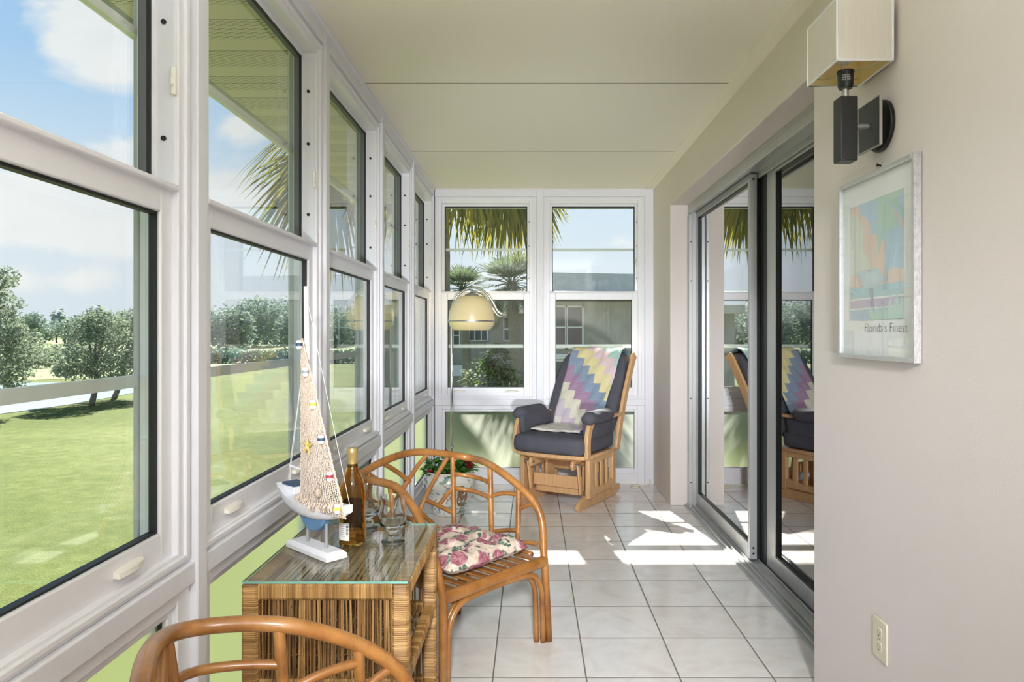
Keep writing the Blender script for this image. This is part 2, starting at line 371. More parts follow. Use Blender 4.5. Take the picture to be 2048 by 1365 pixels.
class MB:
    def __init__(s, T=None):
        s.v = []; s.f = []; s.mi = []; s.tone = []; s.T = T; s.cur = 0; s.uv = None
    def pts(s, P):
        b = len(s.v)
        s.v += [s.T(*p) if s.T else tuple(p) for p in P]; return b
    def face(s, idx, tone=.5):
        s.f.append(tuple(idx)); s.mi.append(s.cur); s.tone.append(tone)
    def box(s, x0, x1, y0, y1, z0, z1, tone=.5):
        b = s.pts([(x0, y0, z0), (x1, y0, z0), (x1, y1, z0), (x0, y1, z0), (x0, y0, z1), (x1, y0, z1), (x1, y1, z1), (x0, y1, z1)])
        for q in ((0, 3, 2, 1), (4, 5, 6, 7), (0, 1, 5, 4), (1, 2, 6, 5), (2, 3, 7, 6), (3, 0, 4, 7)):
            s.face([b + i for i in q], tone)
        return s
    def ring(s, a0, a1, z0, z1, wa, wb, wz0, wz1, d0, d1):
        """rectangular frame in (a, z), depth d; wa/wb side widths, wz0/wz1 bottom/top"""
        s.box(a0, a0 + wa, z0, z1, d0, d1); s.box(a1 - wb, a1, z0, z1, d0, d1)
        s.box(a0 + wa, a1 - wb, z0, z0 + wz0, d0, d1); s.box(a0 + wa, a1 - wb, z1 - wz1, z1, d0, d1); return s
    def tube(s, P, r, seg=10, cap=True, tone=.5, flat=None):
        P = [Vector(p) for p in P]
        n = len(P); R = r if isinstance(r, (list, tuple)) else [r] * n
        tan = [(P[min(i + 1, n - 1)] - P[max(i - 1, 0)]).normalized() for i in range(n)]
        up = Vector((0, 0, 1)) if abs(tan[0].z) < .9 else Vector((1, 0, 0))
        nv = tan[0].cross(up).normalized(); rings = []
        for i in range(n):
            nv = (nv - tan[i] * nv.dot(tan[i])).normalized(); bv = tan[i].cross(nv)
            k = flat if flat else 1.0
            rings.append(s.pts([P[i] + (nv * math.cos(2 * PI * j / seg) + bv * math.sin(2 * PI * j / seg) * k) * R[i] for j in range(seg)]))
        for i in range(n - 1):
            for j in range(seg):
                s.face((rings[i] + j, rings[i] + (j + 1) % seg, rings[i + 1] + (j + 1) % seg, rings[i + 1] + j), tone)
        if cap:
            s.face([rings[0] + j for j in reversed(range(seg))], tone); s.face([rings[-1] + j for j in range(seg)], tone)
        return s
    def lathe(s, prof, c=(0, 0, 0), seg=32, tone=.5, closed=False):
        rings = []
        for (r, z) in prof:
            if r < 1e-6: rings.append((s.pts([(c[0], c[1], c[2] + z)]), 1))
            else: rings.append((s.pts([(c[0] + r * math.cos(2 * PI * j / seg), c[1] + r * math.sin(2 * PI * j / seg), c[2] + z) for j in range(seg)]), seg))
        if closed: rings.append(rings[0])
        for (a, na), (b, nb) in zip(rings, rings[1:]):
            for j in range(seg):
                k = (j + 1) % seg
                if na == 1 and nb == 1: continue
                if na == 1: s.face((a, b + k, b + j), tone)
                elif nb == 1: s.face((a + j, a + k, b), tone)
                else: s.face((a + j, a + k, b + k, b + j), tone)
        return s
    def prism(s, poly, h0, h1, axis='z'):
        """extrude a 2-D polygon"""
        def mk(p, h):
            return {'z': (p[0], p[1], h), 'y': (p[0], h, p[1]), 'x': (h, p[0], p[1])}[axis]
        n = len(poly); a = s.pts([mk(p, h0) for p in poly]); b = s.pts([mk(p, h1) for p in poly])
        s.face([a + i for i in reversed(range(n))]); s.face([b + i for i in range(n)])
        for i in range(n): s.face((a + i, a + (i + 1) % n, b + (i + 1) % n, b + i))
        return s
    def ellipsoid(s, c, r, seg=16, rings=10, tone=.5):
        prof = [(math.sin(PI * i / rings), -math.cos(PI * i / rings)) for i in range(rings + 1)]
        base = len(s.v); s.lathe([(max(p[0], 0) if 0 < i < rings else 0, p[1]) for i, p in enumerate(prof)], (0, 0, 0), seg, tone)
        if s.T: raise RuntimeError
        for i in range(base, len(s.v)):
            v = s.v[i]; s.v[i] = (c[0] + v[0] * r[0], c[1] + v[1] * r[1], c[2] + v[2] * r[2])
        return s
    def build(s, name, mats, parent=None, smooth=False, bevel=0.0, bseg=2, recalc=True, sub=0, mesh_only=False):
        off = Vector((0, 0, 0)); q = parent
        while q is not None:
            off += ORG.get(q.name, Vector((0, 0, 0))); q = q.parent
        me = bpy.data.meshes.new(name)
        me.from_pydata([tuple(Vector(v) - off) for v in s.v], [], s.f)
        if not isinstance(mats, (list, tuple)): mats = [mats]
        for m in mats: me.materials.append(m)
        for i, p in enumerate(me.polygons):
            p.material_index = s.mi[i]; p.use_smooth = bool(smooth)
        at = me.attributes.new('tone', 'FLOAT', 'FACE')
        at.data.foreach_set('value', s.tone)
        if recalc:
            bm = bmesh.new(); bm.from_mesh(me); bmesh.ops.recalc_face_normals(bm, faces=bm.faces); bm.to_mesh(me); bm.free()
        if smooth and smooth != True:
            me.set_sharp_from_angle(angle=math.radians(smooth))
        me.update()
        if mesh_only: return me
        o = bpy.data.objects.new(name, me); COL.objects.link(o)
        if parent: o.parent = parent
        if bevel:
            b = o.modifiers.new('bevel', 'BEVEL'); b.width = bevel; b.segments = bseg; b.limit_method = 'ANGLE'; b.angle_limit = math.radians(40)
            for p in me.polygons: p.use_smooth = True
            me.set_sharp_from_angle(angle=math.radians(42))
        if sub:
            b = o.modifiers.new('sub', 'SUBSURF'); b.levels = sub; b.render_levels = sub
        return o

def tag(o, label, cat, group=None, kind=None):
    o['label'] = label; o['category'] = cat
    if group: o['group'] = group
    if kind: o['kind'] = kind
    return o
def thing(name, label, cat, loc=(0, 0, 0), group=None, kind=None):
    o = bpy.data.objects.new(name, None); COL.objects.link(o); o.location = loc; o.empty_display_size = .1
    ORG[o.name] = Vector(loc)
    return tag(o, label, cat, group, kind)
def struct(o, label, cat):
    return tag(o, label, cat, None, 'structure')
def copy_thing(root, loc, rotz, label):
    r = root.copy(); COL.objects.link(r); r.location = loc; r.rotation_euler = (0, 0, rotz); r['label'] = label
    for ch in list(root.children):
        c = ch.copy(); COL.objects.link(c); c.parent = r
        for g in list(ch.children):
            d = g.copy(); COL.objects.link(d); d.parent = c
    return r
def cr(P, n=8):
    """Catmull-Rom through points"""
    P = [Vector(p) for p in P]; Q = [2 * P[0] - P[1]] + P + [2 * P[-1] - P[-2]]; out = []
    for i in range(1, len(Q) - 2):
        a, b, c, d = Q[i - 1], Q[i], Q[i + 1], Q[i + 2]
        for k in range(n):
            t = k / n
            out.append(.5 * ((2 * b) + (c - a) * t + (2 * a - 5 * b + 4 * c - d) * t * t + (3 * b - a - 3 * c + d) * t ** 3))
    out.append(P[-1]); return out
def text_mesh(txt, size, name, mat, parent, to_world, width=None, bold=0.0):
    cu = bpy.data.curves.new(name, 'FONT'); cu.body = txt; cu.size = size; cu.extrude = 0.0; cu.offset = bold
    ob = bpy.data.objects.new(name, cu); COL.objects.link(ob)
    bpy.context.view_layer.update()
    ev = ob.evaluated_get(bpy.context.evaluated_depsgraph_get()); me = bpy.data.meshes.new_from_object(ev)
    COL.objects.unlink(ob); bpy.data.objects.remove(ob)
    xs = [v.co.x for v in me.vertices]; k = (width / (max(xs) - min(xs))) if width else 1.0; x0 = min(xs)
    mb = MB(); mb.pts([to_world((v.co.x - x0) * k, v.co.y) for v in me.vertices])
    for p in me.polygons: mb.face(list(p.vertices))
    bpy.data.meshes.remove(me)
    return mb.build(name, mat, parent, recalc=False)

# ------------------------------------------------------------------ room shell
XL, XR, YE, ZC = -.80, 1.00, 5.90, 2.434
YB = -2.6                      # rear end of the room, behind the camera
GZ = -2.7                      # lawn level below this first-floor room
mb = MB(); mb.box(-.96, 1.32, YB - .1, 6.06, -.12, 0)
struct(mb.build('floor', M['tiles']), 'pale ceramic tile floor with grey grout lines', 'floor')
mb = MB(); mb.box(-.96, 1.32, YB - .1, 6.06, ZC, ZC + .1)
struct(mb.build('ceiling', M['ceiling']), 'cream painted ceiling boards', 'ceiling')
def trim(i, label, mb, mat, bevel=0.0):
    return struct(mb.build('trim_%d' % i, mat, bevel=bevel), label, 'trim')
for k, y in enumerate((3.402, 4.68)):
    trim(1 + k, 'thin joint line across the ceiling, %s' % ('nearer one' if k == 0 else 'nearer the end windows'), MB().box(-.79, .985, y - .0035, y + .0035, ZC - .0015, ZC + .002), M['seam'])
trim(3, 'flat cream bead where ceiling meets right wall', MB().box(.93, XR + .01, YB, 5.9, ZC - .006, ZC + .002), M['ceiling'])
# right side: near wall, beam over the door, far wall return
ZS = 2.172
mb = MB(); mb.box(XR, 1.31, YB, 2.55, 0, ZC)
struct(mb.build('wall_right', M['wall'], bevel=.006), 'warm beige wall with picture and lamp', 'wall')
mb = MB(); mb.box(XR, 1.31, 2.545, 5.195, ZS, ZC)
struct(mb.build('wall_header', M['wall'], bevel=.006), 'beige beam above the sliding door', 'wall')
mb = MB(); mb.box(XR, 1.31, 5.19, 6.05, 0, ZC)
struct(mb.build('wall_corner', M['wall'], bevel=.006), 'short cream wall between sliding door and end windows', 'wall')
mb = MB(); mb.box(-.95, XR, YB - .1, YB, 0, ZC)
struct(mb.build('wall_rear', M['wall']), 'rear wall behind the viewpoint', 'wall')
# dim room behind the sliding door
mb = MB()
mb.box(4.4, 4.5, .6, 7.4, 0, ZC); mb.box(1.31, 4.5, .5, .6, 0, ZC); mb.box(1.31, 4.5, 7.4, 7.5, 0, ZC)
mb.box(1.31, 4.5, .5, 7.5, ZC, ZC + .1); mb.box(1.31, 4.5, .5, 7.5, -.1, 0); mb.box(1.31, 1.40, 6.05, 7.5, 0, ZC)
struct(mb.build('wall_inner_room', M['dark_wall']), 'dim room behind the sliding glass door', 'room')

# ------------------------------------------------------------------ window units
def TL(a, z, d): return (XL - d, a, z)
def TE(a, z, d): return (a, YE + d, z)
UZ0, UZ1 = .703, 2.372
def window(n, T, a0, a1, label, flip=False):
    """double-hung unit: a along the wall, z up, d outwards"""
    w = thing('window_%d' % n, label, 'window', T((a0 + a1) / 2, UZ0, .05), kind='structure')
    fw = .054
    m = MB(T); m.ring(a0, a1, UZ0, UZ1, fw, fw, .032, fw, .02, .112)
    m.ring(a0 + .012, a1 - .012, UZ0 + .01, UZ1 - .012, .018, .018, .014, .018, .012, .03)     # raised bead
    m.build('window_frame', M['vinyl'], w, bevel=.003)
    s0, s1 = a0 + fw - .002, a1 - fw + .002
    g = 'dirty_glass' if T is TE else 'glass'
    # upper sash (outer track)
    m = MB(T); m.ring(s0, s1, 1.55, 2.32, .024, .024, .033, .022, .073, .106)
    us = m.build('upper_sash', M['vinyl'], w, bevel=.003)
    m = MB(T); m.ring(s0 + .022, s1 - .022, 1.581, 2.30, .0065, .0065, .005, .006, .0725, .081); m.build('gasket', M['gasket'], us)
    m = MB(T); m.ring(s0 + .0225, s1 - .0225, 1.5805, 2.2995, .006, .006, .005, .006, .081, .099); m.build('seal', M['seal_grey'], us)
    MB(T).box(s0 + .022, s1 - .022, 1.58, 2.3, .0955, .0985).build('pane', M['glass'], us)
    # lower sash (inner track)
    m = MB(T); m.ring(s0, s1, .732, 1.585, .05, .05, .066, .062, .036, .070)
    m.box(s0, s1, 1.578, 1.592, .018, .072)
    ls = m.build('lower_sash', M['vinyl'], w, bevel=.004)
    m = MB(T); m.ring(s0 + .047, s1 - .047, .795, 1.525, .008, .008, .008, .008, .044, .062); m.build('gasket', M['gasket'], ls)
    MB(T).box(s0 + .047, s1 - .047, .795, 1.525, .052, .057).build('pane', M[g], ls)
    for k, f in enumerate((.2, .8)):
        a = s0 + (s1 - s0) * f; m = MB(T); P = []
        for i in range(9):
            q = i / 8; m_d = .036 - .022 * math.sin(PI * (.15 + .85 * q)) ** .7
            P.append((a - .055 + .11 * q, .764 + .004 * math.sin(PI * q), m_d))
        vs = []
        for (aa, z, d) in P:
            b = m.pts([(aa, z - .005, .037), (aa, z - .007, d), (aa, z + .004, d), (aa, z + .007, .037)]); vs.append(b)
        for b, c in zip(vs, vs[1:]):
            for j in range(4): m.face((b + j, b + (j + 1) % 4, c + (j + 1) % 4, c + j))
        m.face((vs[0], vs[0] + 1, vs[0] + 2, vs[0] + 3)); m.face((vs[-1] + 3, vs[-1] + 2, vs[-1] + 1, vs[-1]))
        m.build('sash_lift', M['latch'], ls)
    m = MB(T)
    for q0, q1 in ((a0 + fw - .004, a0 + fw + .004), (a1 - fw - .004, a1 - fw + .004)): m.box(q0, q1, .745, 1.555, .058, .078)
    m.build('shaded_track_liner', M['seal_grey'], w)  # grey liner strips; shade inside the frame depth is put into their colour
    # balance channel details on the far jamb
    aj = a1 - fw
    m = MB(T); m.box(aj - .004, aj + .001, 1.585, 2.30, .030, .075); m.build('balance_track', M['grey_frame'] if False else M['vinyl_trim'], w)
    for z in (1.70, 1.97, 2.17):
        m = MB(T); m.tube([(aj - .002, z, .052), (aj - .008, z, .052)], .006, 10); m.build('screw', M['screw'], w, smooth=40)
    m = MB(T); m.box(aj - .012, aj, 1.80, 1.865, .022, .034); m.box(aj - .018, aj - .01, 1.82, 1.84, .024, .032); m.build('vent_latch', M['latch'], w, bevel=.003)
    # outer storm frame with two cross bars
    m = MB(T); m.ring(a0 - .02, a1 + .02, UZ0, UZ1, .078, .078, .03, .03, .112, .124)
    sf = m.build('storm_frame', M['grey_frame'], w, bevel=.003)
    for z, h in ((1.138, .028), (1.945, .022)):
        m = MB(T); P = [(z - h / 2, .114), (z - h / 2, .128), (z - h * .3, .138), (z + h * .3, .138), (z + h / 2, .128), (z + h / 2, .114)]
        A = m.pts([(a0 + .01, p[0], p[1]) for p in P]); B = m.pts([(a1 - .01, p[0], p[1]) for p in P]); n6 = 6
        for j in range(n6): m.face((A + j, A + (j + 1) % n6, B + (j + 1) % n6, B + j))
        m.face([A + j for j in range(n6)]); m.face([B + j for j in range(n6)])
        m.build('cross_bar', M['bar'], sf)
    # frosted lower light
    m = MB(T); m.ring(a0, a1, .0, .652, .06, .06, .09, .035, .02, .10)
    m.ring(a0 + .055, a1 - .055, .085, .62, .027, .027, .047, .023, .032, .085)
    lf = m.build('lower_frame', M['vinyl'], w, bevel=.004)
    m = MB(T); m.ring(a0 + .080, a1 - .080, .130, .599, .005, .005, .004, .004, .044, .06); m.build('gasket', M['gasket'], lf)
    m = MB(T); b = m.pts([(a0 + .08, .130, .053), (a1 - .08, .130, .053), (a1 - .08, .599, .053), (a0 + .08, .599, .053)]); m.face((b, b + 1, b + 2, b + 3)); m.build('frosted_pane', M['frosted'], lf)
    return w
LW = [(.715, 1.72), (1.77, 2.794), (2.844, 3.846), (3.896, 4.870), (4.920, 5.885)]
names = ['nearest the viewpoint', 'second from the viewpoint, behind the model boat', 'middle one of the five', 'fourth from the viewpoint', 'farthest one, next to the corner']
for i, (a, b) in enumerate(LW):
    window(i + 1, TL, a, b, 'white double-hung window of the left wall, ' + names[i])
window(6, TE, -.800, .035, 'white double-hung end window behind the arc lamp')
window(7, TE, .093, .928, 'white double-hung end window behind the glider chair')
window(8, TL, -.36, .665, 'white double-hung window of the left wall, beside the viewpoint')
window(9, TL, -1.43, -.41, 'white double-hung window of the left wall, behind the viewpoint')
window(10, TL, -2.5, -1.48, 'white double-hung window of the left wall, at the rear')
# posts, sill rails and head rails
tn = 10
def post(T, a0, a1, label, ztop=ZC):
    global tn; tn += 1
    trim(tn, label, MB(T).box(a0, a1, 0, ztop, 0, .15), M['vinyl_trim'], .004)
pl = [(-2.6, -2.5), (-1.48, -1.43), (-.41, -.36), (.665, .715), (1.72, 1.77), (2.794, 2.844), (3.846, 3.896), (4.870, 4.920)]
pn = ['white post at the rear of the left wall', 'white post behind the viewpoint', 'white post beside the viewpoint, rear', 'white post beside the viewpoint, front', 'white post between nearest and second left windows', 'white post between second and middle left windows', 'white post between middle and fourth left windows', 'white post between fourth and farthest left windows']
for (a, b), l in zip(pl, pn): post(TL, a, b, l)
post(TE, .035, .093, 'white post between the two end windows'); post(TE, .928, 1.0, 'white post between end window and right wall')
tn += 1; trim(tn, 'white corner post of left and end windows', MB().box(-.95, -.805, 5.885, 6.05, 0, ZC), M['vinyl_trim'], .004)
tn += 1; trim(tn, 'white rail below the left windows', MB(TL).box(-2.5, 5.885, .652, .704, .006, .13), M['vinyl_trim'], .004)
tn += 1; trim(tn, 'white rail below the end windows', MB(TE).box(-.8, .93, .652, .704, .006, .13), M['vinyl_trim'], .004)
tn += 1; trim(tn, 'white head rail above the left windows', MB(TL).box(-2.5, 5.885, UZ1 - .001, ZC, .004, .15), M['vinyl_trim'], .004)
tn += 1; trim(tn, 'white head rail above the end windows', MB(TE).box(-.8, .93, UZ1 - .001, ZC, .004, .15), M['vinyl_trim'], .004)
tn += 1; trim(tn, 'thin white bead between ceiling and left head rail', MB(TL).box(-2.5, 5.9, ZC - .014, ZC, -.012, .006), M['vinyl'], .003)
tn += 1; trim(tn, 'thin white bead between ceiling and end head rail', MB(TE).box(-.8, 1.0, ZC - .010, ZC, -.010, .006), M['vinyl'], .003)
# eaves outside
mb = MB(); mb.box(-1.50, -.95, YB, 6.56, 2.43, 2.445)
struct(mb.build('trim_eave_soffit', M['soffit']), 'vented cream soffit outside the left windows', 'soffit')
mb = MB(); mb.box(-.95, 4.6, 6.06, 6.56, 2.43, 2.445)
struct(mb.build('trim_end_soffit', M['soffit']), 'vented cream soffit outside the end windows', 'soffit')
mb = MB(); mb.box(-1.60, -1.50, YB - .1, 6.62, 2.437, 2.56)
struct(mb.build('trim_eave_fascia', M['fascia']), 'grey fascia along the left eave', 'fascia')
mb = MB(); mb.box(-1.50, 4.6, 6.55, 6.62, 2.39, 2.56)
struct(mb.build('trim_end_fascia', M['fascia']), 'grey fascia along the end eave', 'fascia')
mb = MB(); mb.box(-1.6, 4.6, YB - .1, 6.62, 2.56, 2.7)
struct(mb.build('trim_roof_deck', M['roof']), 'flat roof above the room', 'roof')

# ------------------------------------------------------------------ sliding door
d1 = thing('door_1', 'aluminium framed sliding glass door reflecting the end windows', 'sliding door', (1.2, 3.9, 0), kind='structure')
m = MB(); m.box(1.125, 1.30, 2.55, 5.19, ZS - .055, ZS); m.box(1.121, 1.14, 2.551, 5.148, ZS - .072, ZS - .03); m.box(1.222, 1.235, 2.552, 5.147, ZS - .085, ZS - .04)
m.box(1.125, 1.30, 5.150, 5.188, 0, ZS - .056); m.box(1.121, 1.145, 5.13, 5.186, 0, ZS - .073); m.box(1.222, 1.235, 5.12, 5.16, 0, ZS - .086)
m.build('door_frame', M['alu'], d1, bevel=.002)
m = MB(); m.box(1.10, 1.30, 2.55, 5.19, 0, .008)
for x in (1.115, 1.145, 1.172, 1.226, 1.288): m.box(x, x + .006, 2.55, 5.19, .008, .022)
m.build('floor_track', M['alu'], d1, bevel=.001)
def slider(y0, y1, x0, x1, sw_near, sw_far):
    m = MB(); m.box(x0, x1, y0, y0 + sw_near, .022, ZS - .06); m.box(x0, x1, y1 - sw_far, y1, .022, ZS - .06)
    m.box(x0, x1, y0 + sw_near, y1 - sw_far, .022, .105); m.box(x0, x1, y0 + sw_near, y1 - sw_far, ZS - .10, ZS - .06)
    o = m.build('door_panel', M['alu'], d1, bevel=.002)
    xm = (x0 + x1) / 2
    MB().box(xm - .003, xm + .003, y0 + sw_near - .005, y1 - sw_far + .005, .10, ZS - .095).build('pane', M['door_glass'], o)
    m = MB()
    for (a, b, c, e) in ((y0 + sw_near, y0 + sw_near + .008, .105, ZS - .1), (y1 - sw_far - .008, y1 - sw_far, .105, ZS - .1), (y0 + sw_near, y1 - sw_far, .105, .112), (y0 + sw_near, y1 - sw_far, ZS - .107, ZS - .1)):
        m.box(x0 + .004, x1 - .004, a, b, c, e)
    m.build('gasket', M['alu_dark'], o)
    return o
p1 = slider(3.885, 5.145, 1.178, 1.218, .036, .03)
p2 = slider(2.30, 3.935, 1.240, 1.280, .05, .275)
MB().box(1.2185, 1.2395, 3.90, 3.93, .022, ZS - .06).build('interlock_strip', M['alu_dark'], p1)
MB().box(1.2375, 1.2405, 3.79, 3.934, .022, ZS - .06).build('interlock_strip', M['alu_dark'], p2)
m = MB()
for z in (.085, .055): m.tube([(1.198, 3.888, z), (1.198, 3.882, z)], .006, 10)
m.tube([(1.198, 3.888, ZS - .09), (1.198, 3.882, ZS - .09)], .006, 10)
m.build('screw', M['screw'], p1)
m = MB()
for z in (.18, .78, 1.62, 1.9): m.tube([(1.135, 5.131, z), (1.135, 5.126, z)], .005, 8)
m.build('screw', M['screw'], d1)

# ------------------------------------------------------------------ rattan tub chair (local: u right, v back, front edge at v = 0)
def rattan_chair():
    root = thing('rattan_chair', 'honey rattan tub chair behind the wicker table, floral cushion on its seat', 'chair', group='rattan tub chairs at the table')
    hr = [(0, .513, .742), (.281, .468, .692), (.263, .257, .669), (.295, .056, .53), (.275, 0, .33)]
    sr = [(0, .47, .34), (.235, .42, .34), (.258, .25, .34), (.266, .06, .34), (.268, 0, .33)]
    sym = lambda R: [(-a, b, c) for a, b, c in R[:0:-1]] + R
    top = cr(sym(hr), 20); seat = cr(sym(sr), 20); N = len(top) - 1
    def surf(t, h):
        x = (t + 1) / 2 * N; i = min(int(x), N - 1); f = x - i
        A = top[i].lerp(top[i + 1], f); B = seat[i].lerp(seat[i + 1], f); return B.lerp(A, h)
    P = [Vector((-.287, -.012, 0)), Vector((-.281, -.006, .17))] + cr(sym(hr), 10) + [Vector((.281, -.006, .17)), Vector((.287, -.012, 0))]
    m = MB(); m.tube(P, .0155, 14); m.build('back_hoop', M['rattan'], root, smooth=True)
    def stick(a, b, r, name, n=6):
        Q = [surf(a[0] + (b[0] - a[0]) * i / n, a[1] + (b[1] - a[1]) * i / n) for i in range(n + 1)]
        MB().tube(Q, r, 10).build(name, M['rattan'], root, smooth=50)
    for t in (.185, .452, .628):
        for sg in (1, -1): stick((sg * t, .985), (sg * t * 1.02, .0), .0115, 'spindle')
    rungs = [((.19, .78), (.452, .77)), ((.195, .61), (.452, .58)), ((.455, .60), (.628, .86)), ((.455, .15), (.628, .31)), ((.628, .62), (.712, .93)), ((.65, .14), (.80, .30))]
    for a, b in rungs:
        for sg in (1, -1): stick((sg * a[0], a[1]), (sg * b[0], b[1]), .0095, 'rung')
    for a, b in (((.160, .95), (-.05, .04)), ((.075, .97), (-.178, .28)), ((-.112, .98), (-.008, .70)), ((-.176, .93), (.155, .05)), ((.055, .50), (.185, .32)), ((.118, .42), (.185, .62))):
        stick(a, b, .0098, 'lattice_brace')
    # seat frame: hoop rail plus flat front rail
    R = cr(sym(sr)[1:-1], 8); m = MB(); m.tube(R, .013, 10); m.build('seat_rail', M['rattan'], root, smooth=True)
    m = MB(); m.tube([(-.275, 0, .325), (.275, 0, .325)], .019, 12, flat=1.25); m.build('front_rail', M['rattan'], root, smooth=50)
    for k in range(9):
        u = -.224 + k * .056; vb = .47 - .055 * (abs(u) / .235) ** 2.2
        MB().box(u - .016, u + .016, .0, vb, .338, .347).build('seat_slat', M['rattan'], root, bevel=.003)
    # inverted U brace under the front rail, doubled, and rear legs
    for dv, du in ((-.004, 0), (.022, .012)):
        A = [(-.262 + du, dv, 0), (-.257 + du, dv, .15), (-.25 + du, dv, .22), (-.215 + du, dv, .275), (-.15, dv, .296), (0, dv, .302), (.15, dv, .296), (.215 - du, dv, .275), (.25 - du, dv, .22), (.257 - du, dv, .15), (.262 - du, dv, 0)]
        MB().tube(cr(A, 6), .0115, 10).build('front_arch', M['rattan'], root, smooth=True)
    for sg in (1, -1):
        MB().tube(cr([(sg * .222, .408, .335), (sg * .232, .44, .18), (sg * .245, .475, 0)], 5), .0145, 12).build('rear_leg', M['rattan'], root, smooth=50)
        MB().tube(cr([(sg * .236, .44, .13), (sg * .25, .36, .25), (sg * .258, .22, .325)], 5), .0105, 10).build('side_brace', M['rattan'], root, smooth=True)
    return root
PF, PN = (-.129, 2.701, .86), (-.112, 1.278, 1.988)
chair = rattan_chair()
copy_thing(chair, (PN[0], PN[1], 0), PN[2], 'honey rattan tub chair in the foreground, in front of the wicker table, without cushion')
chair.location = (PF[0], PF[1], 0); chair.rotation_euler = (0, 0, PF[2])
def F_(u, v, z):
    c, s = math.cos(PF[2]), math.sin(PF[2]); return (PF[0] + u * c - v * s, PF[1] + u * s + v * c, z)

# tufted seat cushion on the far rattan chair
m = MB(); n = 30; H = .205; cu = (.0, .235)
def cush(side):
    idx = {}
    for i in range(n + 1):
        for j in range(n + 1):
            x = -1 + 2 * i / n; y = -1 + 2 * j / n
            e = max(0, 1 - abs(x) ** 5) ** .42 * max(0, 1 - abs(y) ** 5) ** .42
            h = .052 * e
            for tx in (-.36, .36):
                for ty in (-.36, .36): h -= .030 * e * math.exp(-((x - tx) ** 2 + (y - ty) ** 2) / .018)
            h -= .013 * e * math.exp(-(min(abs(x - .36), abs(x + .36)) ** 2) / .012) + .013 * e * math.exp(-(min(abs(y - .36), abs(y + .36)) ** 2) / .012)
            h += .008 * e * math.sin(x * 9 + 1) * math.sin(y * 8)
            wob = 1 + .02 * math.sin(5 * x + 3 * y)
            z = .392 + (h if side > 0 else -h * .62)
            idx[i, j] = m.pts([F_(cu[0] + x * H * wob, cu[1] + y * H * wob, z)])
    for i in range(n):
        for j in range(n):
            q = (idx[i, j], idx[i + 1, j], idx[i + 1, j + 1], idx[i, j + 1]); m.face(q if side > 0 else q[::-1])
cush(1); cush(-1)
c0 = thing('chair_cushion', 'floral tufted cushion on the seat of the far rattan chair', 'cushion', F_(0, .235, .355))
co = m.build('pad', M['floral'], c0, smooth=True)
for tx in (-.36, .36):
    for ty in (-.36, .36):
        p = F_(cu[0] + tx * H, cu[1] + ty * H, .409); MB().ellipsoid(p, (.009, .009, .006), 10, 6).build('tuft_button', M['floral'], c0, smooth=True)

# ------------------------------------------------------------------ wicker side table with glass top
TX0, TX1, TY0, TY1, TZ = -.760, -.322, 1.872, 2.448, .594
tb = thing('side_table', 'wicker side table with a glass top and open shelves, against the left windows', 'table', ((TX0 + TX1) / 2, (TY0 + TY1) / 2, 0))
def wrapped(m, p0, p1, w, pitch=.0050):
    """square rattan-wrapped bar: a stack of bulging bands"""
    p0 = Vector(p0); p1 = Vector(p1); L = (p1 - p0).length; t = (p1 - p0) / L
    a = Vector((1, 0, 0)) if abs(t.x) < .5 else Vector((0, 1, 0)); b = t.cross(a).normalized(); a = b.cross(t).normalized()
    nb = max(2, int(L / pitch)); prev = None; tone = .5
    sec = [(1, .72), (.72, 1), (-.72, 1), (-1, .72), (-1, -.72), (-.72, -1), (.72, -1), (1, -.72)]
    for i in range(nb):
        tone = min(1, max(0, tone * .5 + random.gauss(.27, .22)))
        sk = random.uniform(-.001, .001)
        for f, k in ((.04, .955), (.5, 1.0), (.96, .955)):
            c = p0 + t * (L * (i + f) / nb)
            r = m.pts([c + (a * x + b * y) * (w / 2 * k) + t * sk * x for x, y in sec])
            if prev is not None:
                for j in range(8): m.face((prev + j, prev + (j + 1) % 8, r + (j + 1) % 8, r + j), tone if f > .1 else 0.05)
            else: m.face([r + j for j in reversed(range(8))])
            prev = r
    m.face([prev + j for j in range(8)])
def bar(name, p0, p1, w, par):
    m = MB(); wrapped(m, p0, p1, w); return m.build(name, M['wicker'], par, smooth=35)
W = .044; h = W / 2
for x in (TX0 + h, TX1 - h):
    for y in (TY0 + h, TY1 - h): bar('leg', (x, y, 0), (x, y, TZ - .004), W, tb)
for z, w_, nm in ((TZ - h, W, 'top_rail'), (.325, .034, 'shelf_rail'), (.075, .034, 'base_rail')):
    for y in (TY0 + h, TY1 - h): bar(nm, (TX0 + W, y, z), (TX1 - W, y, z), w_, tb)
    for x in (TX0 + h, TX1 - h): bar(nm, (x, TY0 + W, z), (x, TY1 - W, z), w_, tb)
